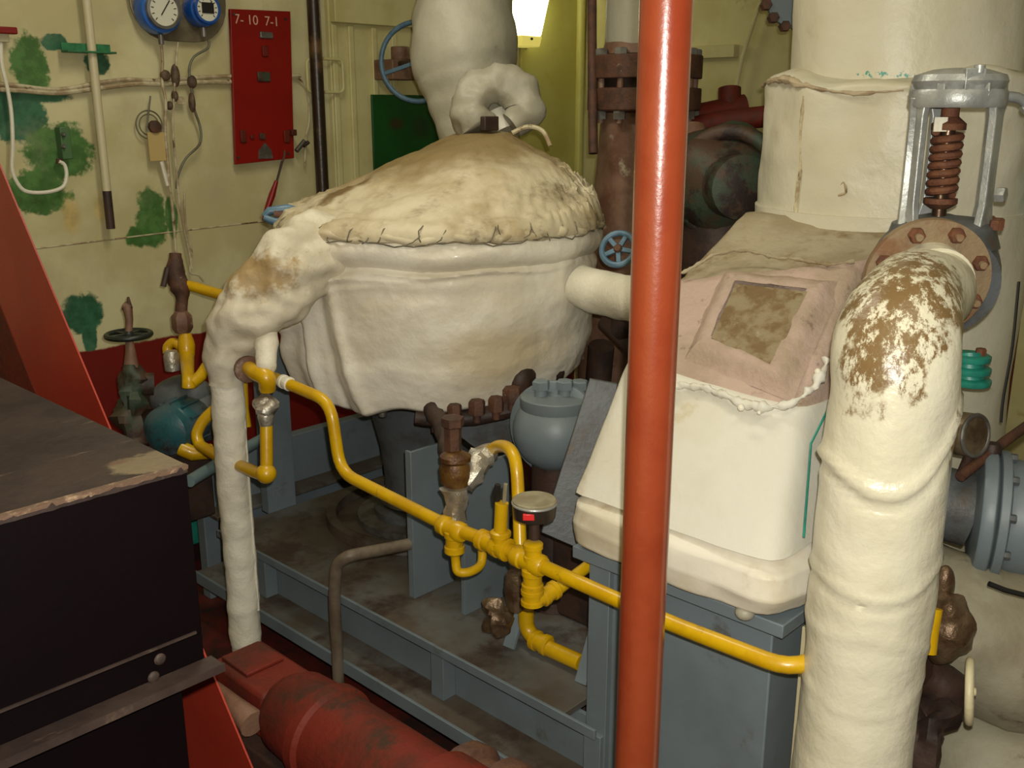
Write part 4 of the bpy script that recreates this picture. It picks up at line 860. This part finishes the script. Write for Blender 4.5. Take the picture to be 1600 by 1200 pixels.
#@@RED MOTOR
D6 = 2.55
ma = at(395, 1050, D6); XM, ZM = ma.x, ma.z-.03
T = thing('red_motor', 'dull red round motor lying low in front of the baseplate', 'motor', (XM, ma.y-.4, FZ))
Y1 = pX(455, 1060, XM).y; Y2 = pX(700, 1190, XM).y
part('barrel', M().lathe((XM, Y1, ZM), (0, -1, 0), [(.06, -.05), (.085, -.02), (.105, .02), (.11, .12), (.12, .13), (.12, .16), (.11, .17), (.11, abs(Y1-Y2)-.05), (.125, abs(Y1-Y2)-.04), (.125, abs(Y1-Y2)+.03), (.09, abs(Y1-Y2)+.06)], 36), MREDD, T)
part('end_block', M().box((XM-.07, Y1+.02, ZM-.07), (XM+.08, Y1+.26, ZM+.06)), MREDD, T, .012)
part('slot_plate', M().box((XM-.05, Y1+.12, ZM+.06), (XM+.06, Y1+.24, ZM+.07)), MREDD, T, .003)
part('shaft', M().tube([V((XM-.11, Y1+.36, ZM+.03)), V((XM-.10, Y1+.15, ZM+.02)), V((XM-.10, Y1+.02, ZM-.0))], [.012, .02, .034], 14, 4), MBRPIPE, T)
for k in range(8):
    a = 2*math.pi*k/8; p = V((XM+.105*math.cos(a), Y2+.02, ZM+.105*math.sin(a))); part('flange_bolt', M().hexn(p, (0, 1, 0), .012, .012), MRUST, T)
part('foot', M().box((XM-.1, Y2+.05, FZ), (XM+.1, Y1+.1, ZM-.08)), MDKBR, T, .008)
solo('rusty_coupling', M().lathe((XM+.12, Y2+.05, ZM-.02), (0, -1, 0), [(.05, -.08), (.09, -.04), (.09, 0), (.07, .01), (.07, .06), (.10, .07), (.10, .12), (.05, .14)], 28, wob=.008, wsc=20), MRUST, 'rusty round coupling at the near end of the red motor', 'coupling')
#@@CREAM ELBOW + VALVE
ed = 1.97; e0 = at(1396, 600, ed)
T = thing('cream_elbow_pipe', 'thick glossy cream pipe bending down from the rusty flange', 'pipe', (e0.x, e0.y, FZ))
fc = at(1449, 438, 2.26); fn = -(F0*.97+RT*.06+UP*.12); fn.normalize()
pts = [fc+fn*.01, fc+fn*.06-RT*.004-UP*.012, at(1428, 468, 2.10), at(1408, 508, 2.0), at(1399, 555, ed), e0]
for i in range(1, 40): pts.append(V((e0.x-.003*i/10, e0.y, e0.z+(FZ-e0.z)*i/39)))
def er(i, z): return .1235 + .004*math.sin(z*7) 
rr = [.085, .088, .104, .116, .1225]+[.1235+.003*math.sin(p.z*9) for p in pts[5:]]
mm = M().tube(pts, rr, 56, 3, wob=.045, wsc=7)
def band(q, z0, tilt, amp, wid):
    d = q.z-(z0+tilt*((q-e0).dot(RT))**2*3+.25*tilt*(q-e0).dot(RT)); return amp*math.exp(-(d/wid)**2)
for i, q in enumerate(mm.v):
    c = V((e0.x, e0.y, q.z)); dv = (q-c)
    if q.z < e0.z+.03:
        s_ = band(q, 1.045, 2.2, .010, .014)+band(q, 1.018, 2.2, -.007, .010)+band(q, .815, 1.0, .006, .009)+band(q, .797, 1.0, -.006, .006)+band(q, .72, -.8, .004, .012)+band(q, .55, .9, .003, .008)
        mm.v[i] = q+dv.normalized()*s_
part('lacquered_cloth', mm, MELBOW, T, smooth=60)
part('neck', M().lathe(fc, fn, [(.090, .0), (.088, .05)], 32), MELBOW, T)
T = thing('silver_spring_valve', 'silver spring-loaded yoke valve with rusty flange above the cream elbow', 'valve', tuple(fc))
part('flange', M().lathe(fc-fn*.022, fn, [(.11, 0), (.140, .002), (.140, .024), (.10, .027)], 48), MRUSTR, T, lab='rusty round pipe flange')
u_, v_, _ = basis(fn)
for k in range(8):
    a = math.radians(22.5+45*k); d = RT*math.cos(a)+(UP-fn*UP.dot(fn)).normalized()*math.sin(a); p = fc+fn*.005+d*.116
    part('flange_nut', M().hexn(p, fn, .018, .020), MORUST, T); part('stud_end', M().cyl(p+fn*.018, p+fn*.032, .008), MRUSTR, T)
yb = at(1476, 330, 2.36); body = at(1458, 425, 2.42)
part('body', M().ball(body, .15, 30, 18, (1, 1, .95)).lathe(body, fn, [(.12, -.05), (.115, .12)], 30), MGRYM, T)
vx, vy = yb.x, yb.y; zb_ = yb.z; zt_ = at(1482, 160, 2.36).z; 
part('bonnet', M().lathe((vx, vy, zb_-.08), UP, [(.13, 0), (.12, .03), (.115, .05), (.08, .065)], 32), MGRYM, T)
sd = lambda a, r: V((vx, vy, 0))+RT*(math.cos(math.radians(a))*r)-F0*(math.sin(math.radians(a))*r)
# yoke columns
for a, w_ in ((165, .022), (205, .075), (42, .052), (2, .050), (-90, .04)):
    p = sd(a, .088); dr = (p-V((vx, vy, 0))).normalized(); q0 = p+UP*(zb_-.03); q1 = p+UP*(zt_+.01)
    tg = UP.cross(dr); f = lambda q, kk: [q-tg*w_/2*kk-dr*.008, q+tg*w_/2*kk-dr*.008, q+tg*w_/2*kk+dr*.010, q-tg*w_/2*kk+dr*.010]
    part('yoke_column', M().rings([f(q0, 1.7), f(q0+UP*.05, 1.05), f(q0.lerp(q1, .5), 1), f(q1-UP*.04, 1.05), f(q1, 1.6)]), MSILV, T, .003)
part('top_ring', M().lathe((vx, vy, zt_-.012), UP, [(.072, .0), (.102, .0), (.106, .006), (.106, .034), (.102, .040), (.08, .042), (.08, .0)], 44, False, False), MSILV, T)
part('top_cap', M().lathe((vx, vy, zt_+.02), UP, [(.090, 0), (.098, .012), (.104, .026), (.098, .040), (.06, .052), (.03, .055)], 44), MSILV, T)
for k in range(6):
    a = 60*k+15; p = sd(a, .092)+UP*(zt_+.012); part('lug', M().rings([[p+V((-.012, -.012, 0)), p+V((.012, -.012, 0)), p+V((.012, .012, 0)), p+V((-.012, .012, 0))], [p+V((-.009, -.009, .030)), p+V((.009, -.009, .030)), p+V((.009, .009, .030)), p+V((-.009, .009, .030))]]), MSILV, T, .003)
p = sd(95, .090)+UP*(zt_+.022); part('index_block', M().bar(p, p+UP*.050, .045, .02, F0), MSILV, T, .002); part('pin', M().cyl(p+RT*.01+UP*.04, p+RT*.01+UP*.056, .012), MSILV, T)
p = sd(10, .10)+UP*(zt_+.012); part('lever', M().tube([p-RT*.02, p+RT*.03-UP*.002, p+RT*.055-UP*.02, p+RT*.045-UP*.03], [.012, .012, .011, .009], 12, 4), MSILV, T)
# spring and stem
z0, z1 = at(1470, 305, 2.36).z, at(1470, 205, 2.36).z; turns = 7.5; pts = []
for i in range(int(turns*16)+1):
    a = 2*math.pi*i/16; pts.append(V((vx, vy, z0+(z1-z0)*i/(turns*16)))-RT*.013+(RT*math.cos(a)+F0*math.sin(a))*.028)
part('spring', M().tube(pts, .0092, 8), MORUST, T, lab='rusty coil spring')
cx_ = V((vx, vy, 0))-RT*.013
part('upper_spring_seat', M().lathe(cx_+UP*(z1+.004), UP, [(.038, 0), (.038, .014), (.02, .03), (.02, .055)], 20), MORUST, T)
part('lower_spring_seat', M().lathe(cx_+UP*(z0-.03), UP, [(.02, 0), (.038, .012), (.038, .024)], 20), MORUST, T)
part('stem', M().cyl(cx_+UP*(zb_-.03), cx_+UP*zt_, .0165), pm('dark_steel_stem', lin(84, 66, 50), rough=.3, metal=.7), T)
p = sd(150, .05)+UP*(zt_-.045); part('indicator_plate', M().bar(p-UP*.02, p+UP*.012, .03, .004, F0), MPIPEW, T)
for a in (40, -10, 15): p = sd(a, .118)+UP*(zb_-.035); part('bonnet_nut', M().hexn(p, UP, .016, .022), MORUST, T)
p = sd(40, .11)+UP*(zb_+.045); part('side_nut', M().hexn(p, RT-F0, .018, .02), MSILV, T)
#@@BEHIND THE POLE
solo('dark_red_pipe', M().tube([at(1060, 190, 4.4), at(1110, 178, 4.4), at(1165, 165, 4.4)], [.06, .055, .05], 16).tube([at(1060, 205, 4.3), at(1120, 190, 4.3), at(1215, 180, 4.2)], .045, 16).cyl(at(1140, 165, 4.4), at(1140, 138, 4.4), .05), MREDD, 'dark red pipes crossing behind the red pole', 'pipe')
c = at(1128, 285, 3.98)
T = thing('green_brown_pump', 'dark green and brown pump casing between pole and exhaust trunk', 'pump', (c.x, c.y, FZ))
part('casing', M().ball(c, .23, 28, 16, (1, 1, 1.05), wob=.05, wsc=5), MGRBR, T)
part('rib', M().torus(c-F0*.12, V(F0+RT*.5), .20, .03, 36, 10), MGRBR, T); part('shaft_boss', M().lathe(c-F0*.18, -F0+RT*.2, [(.12, 0), (.12, .1), (.07, .12)], 24), MGRBR, T)
part('vertical_pipe', M().tube([at(1078, 340, 4.0), at(1080, 260, 4.05), at(1085, 200, 4.1)], .05, 14), MBRPIPE, T)
part('column', M().lathe((c.x, c.y, FZ), UP, [(.18, 0), (.15, .1), (.15, c.z-FZ-.1)], 20), MDKBR, T)
c = at(1250, -15, 3.9)
T = thing('grey_gear_wheel', 'grey toothed flange rim at the top left of the exhaust trunk', 'flange', tuple(c))
part('disc', M().lathe(c, -F0, [(.145, 0), (.145, .03)], 40), MGREY, T)
for k in range(16):
    a = 2*math.pi*k/16; p = c+(RT*math.cos(a)+UP*math.sin(a))*.145; part('bolt_head', M().hexn(p-F0*.0, -F0, .022, .04), MRUST, T)
#@@RIGHT BACKGROUND
T = thing('teal_valve', 'bright teal flanged valve right of the cream elbow', 'valve', tuple(at(1518, 600, 2.6)))
for y in (557, 576, 594): part('flange', M().lathe(at(1515, y+6, 2.62), UP, [(.05, 0), (.052, .004), (.052, .014), (.045, .018)], 26), MTEALG, T)
part('body', M().cyl(at(1515, 602, 2.62), at(1515, 552, 2.62), .036), MTEALG, T); part('branch', M().cyl(at(1515, 578, 2.62), V((EX, EY, at(1515, 578, 2.62).z)), .022), MTEALG, T); part('bolt', M().hexn(at(1532, 556, 2.6), UP, .014, .02), MORUST, T)
c = at(1520, 680, 2.62); n3 = (-F0*.86+RT*.50+UP*.15).normalized()
T = thing('sight_gauge', 'round dusty gauge in a brown case right of the cream elbow', 'gauge', tuple(c))
part('case', M().lathe(c-n3*.05, n3, [(.05, 0), (.058, .01), (.058, .05), (.052, .06)], 32), pm('brown_steel', lin(120, 104, 80), lin(84, 66, 50), asc=14, rough=.35, metal=.4), T)
part('bezel', M().torus(c+n3*.008, n3, .054, .006, 32, 8), MSTEEL, T); part('dial', M().lathe(c, n3, [(.05, 0), (.05, .006)], 28), MDUCTG, T)
part('stem', M().tube([c-UP*.05, c-UP*.12-n3*.02], .014, 10), MDKBR, T)
T = thing('grey_motor', 'blue-grey electric motor with heavy end flange at the right edge', 'motor', tuple(at(1560, 890, 2.7)))
mc = at(1530, 800, 2.72); md = (RT*.92-F0*.36-UP*.02).normalized(); u, v, _ = basis(md)
part('end_flange', M().lathe(mc, md, [(.11, -.02), (.172, -.01), (.178, 0), (.178, .022), (.165, .03)], 56), MGREY, T, .002)
part('second_flange', M().lathe(mc, md, [(.16, .03), (.176, .034), (.176, .056), (.15, .062)], 56), MGREY, T, .002)
part('barrel', M().lathe(mc, md, [(.15, .06), (.156, .075), (.156, .5), (.13, .52)], 48), MGREY, T)
for k in range(10):
    a = 2*math.pi*k/10+.3; p = mc+(u*math.cos(a)+v*math.sin(a))*.165+md*.056; part('flange_bolt', M().hexn(p, md, .012, .016), MGRYM, T)
part('neck', M().tube([mc-md*.14+UP*.02, mc-md*.02], .10, 28), MGRYM, T)
part('neck_flange', M().lathe(mc-md*.16+UP*.02, md, [(.1, 0), (.13, .004), (.13, .03), (.1, .034)], 36), MGREYD, T)
part('lifting_plug', M().lathe(mc+UP*.172+md*.01, UP, [(.024, 0), (.024, .018), (.018, .028)], 16), MDKBR, T)
part('foot', M().prism([mc+V((0, 0, -.15)), mc+V((0, 0, -.34))-RT*.06, mc+V((0, 0, -.34))+RT*.10, mc+V((0, 0, -.13))+RT*.10], F0*.06), MGREY, T, .004)
solo('steel_tube_run', M().tube([at(1500, 745, 2.6), at(1570, 690, 2.7), at(1640, 640, 2.8)], .014, 10), MRUST, 'thin reddish pipe slanting up behind the grey motor', 'pipe')
solo('trunk_cable', M().tube([at(1592, 440, 2.75), at(1582, 540, 2.75), at(1568, 620, 2.75), at(1564, 660, 2.75)], .004, 6, 4), MINK, 'thin dark cable running down the right side of the exhaust trunk', 'cable')
solo('wide_lagged_pipe', M().tube([at(1420, 960, 2.75), at(1500, 985, 2.72), at(1600, 1010, 2.7), at(1720, 1040, 2.6), at(2150, 1120, 2.3)], [.2, .21, .22, .22, .22], 36, 6, wob=.10, wsc=6), MDUCTD, 'wide grey-white lagged pipe lying at the lower right', 'pipe', smooth=60)
solo('lower_lagged_tank', M().lathe((at(1590, 1150, 2.85).x, at(1590, 1150, 2.85).y, FZ), UP, [(.34, 0), (.35, .2), (.33, .45), (.2, .52)], 48, wob=.02, wsc=5), MDUCTD, 'pale lagged tank with green paint specks in the lower right corner', 'tank', smooth=60)
c = at(1515, 1080, 2.3); wheel('cream_ring_handle', c, (RT*.9-F0*.42+UP*.1), .068, .010, 3, MHANG, 'cream ring handwheel seen edge-on at the lower right', .012)
solo('black_cable', M().tube([at(1545, 912, 2.4), at(1570, 922, 2.4), at(1640, 940, 2.4)], .007, 8), MINK, 'short black cable at the right edge below the grey motor', 'cable')
T = thing('brown_wrapped_trap', 'brown foil-wrapped ball fitting with yellow flange right of the cream elbow', 'fitting', tuple(at(1480, 1030, 2.35)))
part('foil_ball', M().ball(at(1478, 978, 2.36), .072, 28, 18, (.9, .9, 1.2), wob=.02, wsc=22), MFOILB, T, smooth=30)
part('yellow_pipe', M().tube([at(1448, 1020, 2.3), at(1452, 985, 2.3), at(1458, 950, 2.3)], .022, 12), MYEL, T, lab='yellow pipe end')
part('oval_cap', M().ball(at(1475, 915, 2.38), .035, 18, 12, (.7, .7, 1.5)), MFOILB, T)
solo('dark_fitting_group', M().tube([at(1440, 1050, 2.45), at(1475, 1075, 2.45), at(1480, 1120, 2.45)], [.05, .055, .04], 14, 4, wob=.2, wsc=16).ball(at(1450, 1135, 2.4), .07, wob=.09, wsc=16), MDKBR, 'dark rusty fittings low behind the cream elbow', 'fitting')
solo('corner_pipework', M().tube([at(1608, -90, 3.7), at(1606, 20, 3.7), at(1604, 110, 3.7), at(1612, 250, 3.7), V((at(1612, 250, 3.7).x, at(1612, 250, 3.7).y, .2)), V((at(1612, 250, 3.7).x, at(1612, 250, 3.7).y, FZ))], .038, 16), MREDD, 'dark red vertical pipe behind the trunk at the top right edge', 'pipe')
solo('steel_collar', M().torus(at(1605, 50, 3.7), UP, .05, .012, 24, 8), MSTEEL, 'upper of two pale steel collars at the top right edge', 'collar')
solo('steel_collar', M().torus(at(1604, 112, 3.7), UP, .052, .012, 24, 8), MSTEEL, 'lower of two pale steel collars at the top right edge', 'collar')
solo('teal_valve_cover', M().ball(at(1622, 305, 3.0), .035, 18, 12, (1, 1, 2.2)).cyl(at(1622, 305, 3.0), at(1622, 305, 3.0)+F0*.5, .02), MTEALG, 'teal rounded valve cover at the right edge', 'valve')
clean()
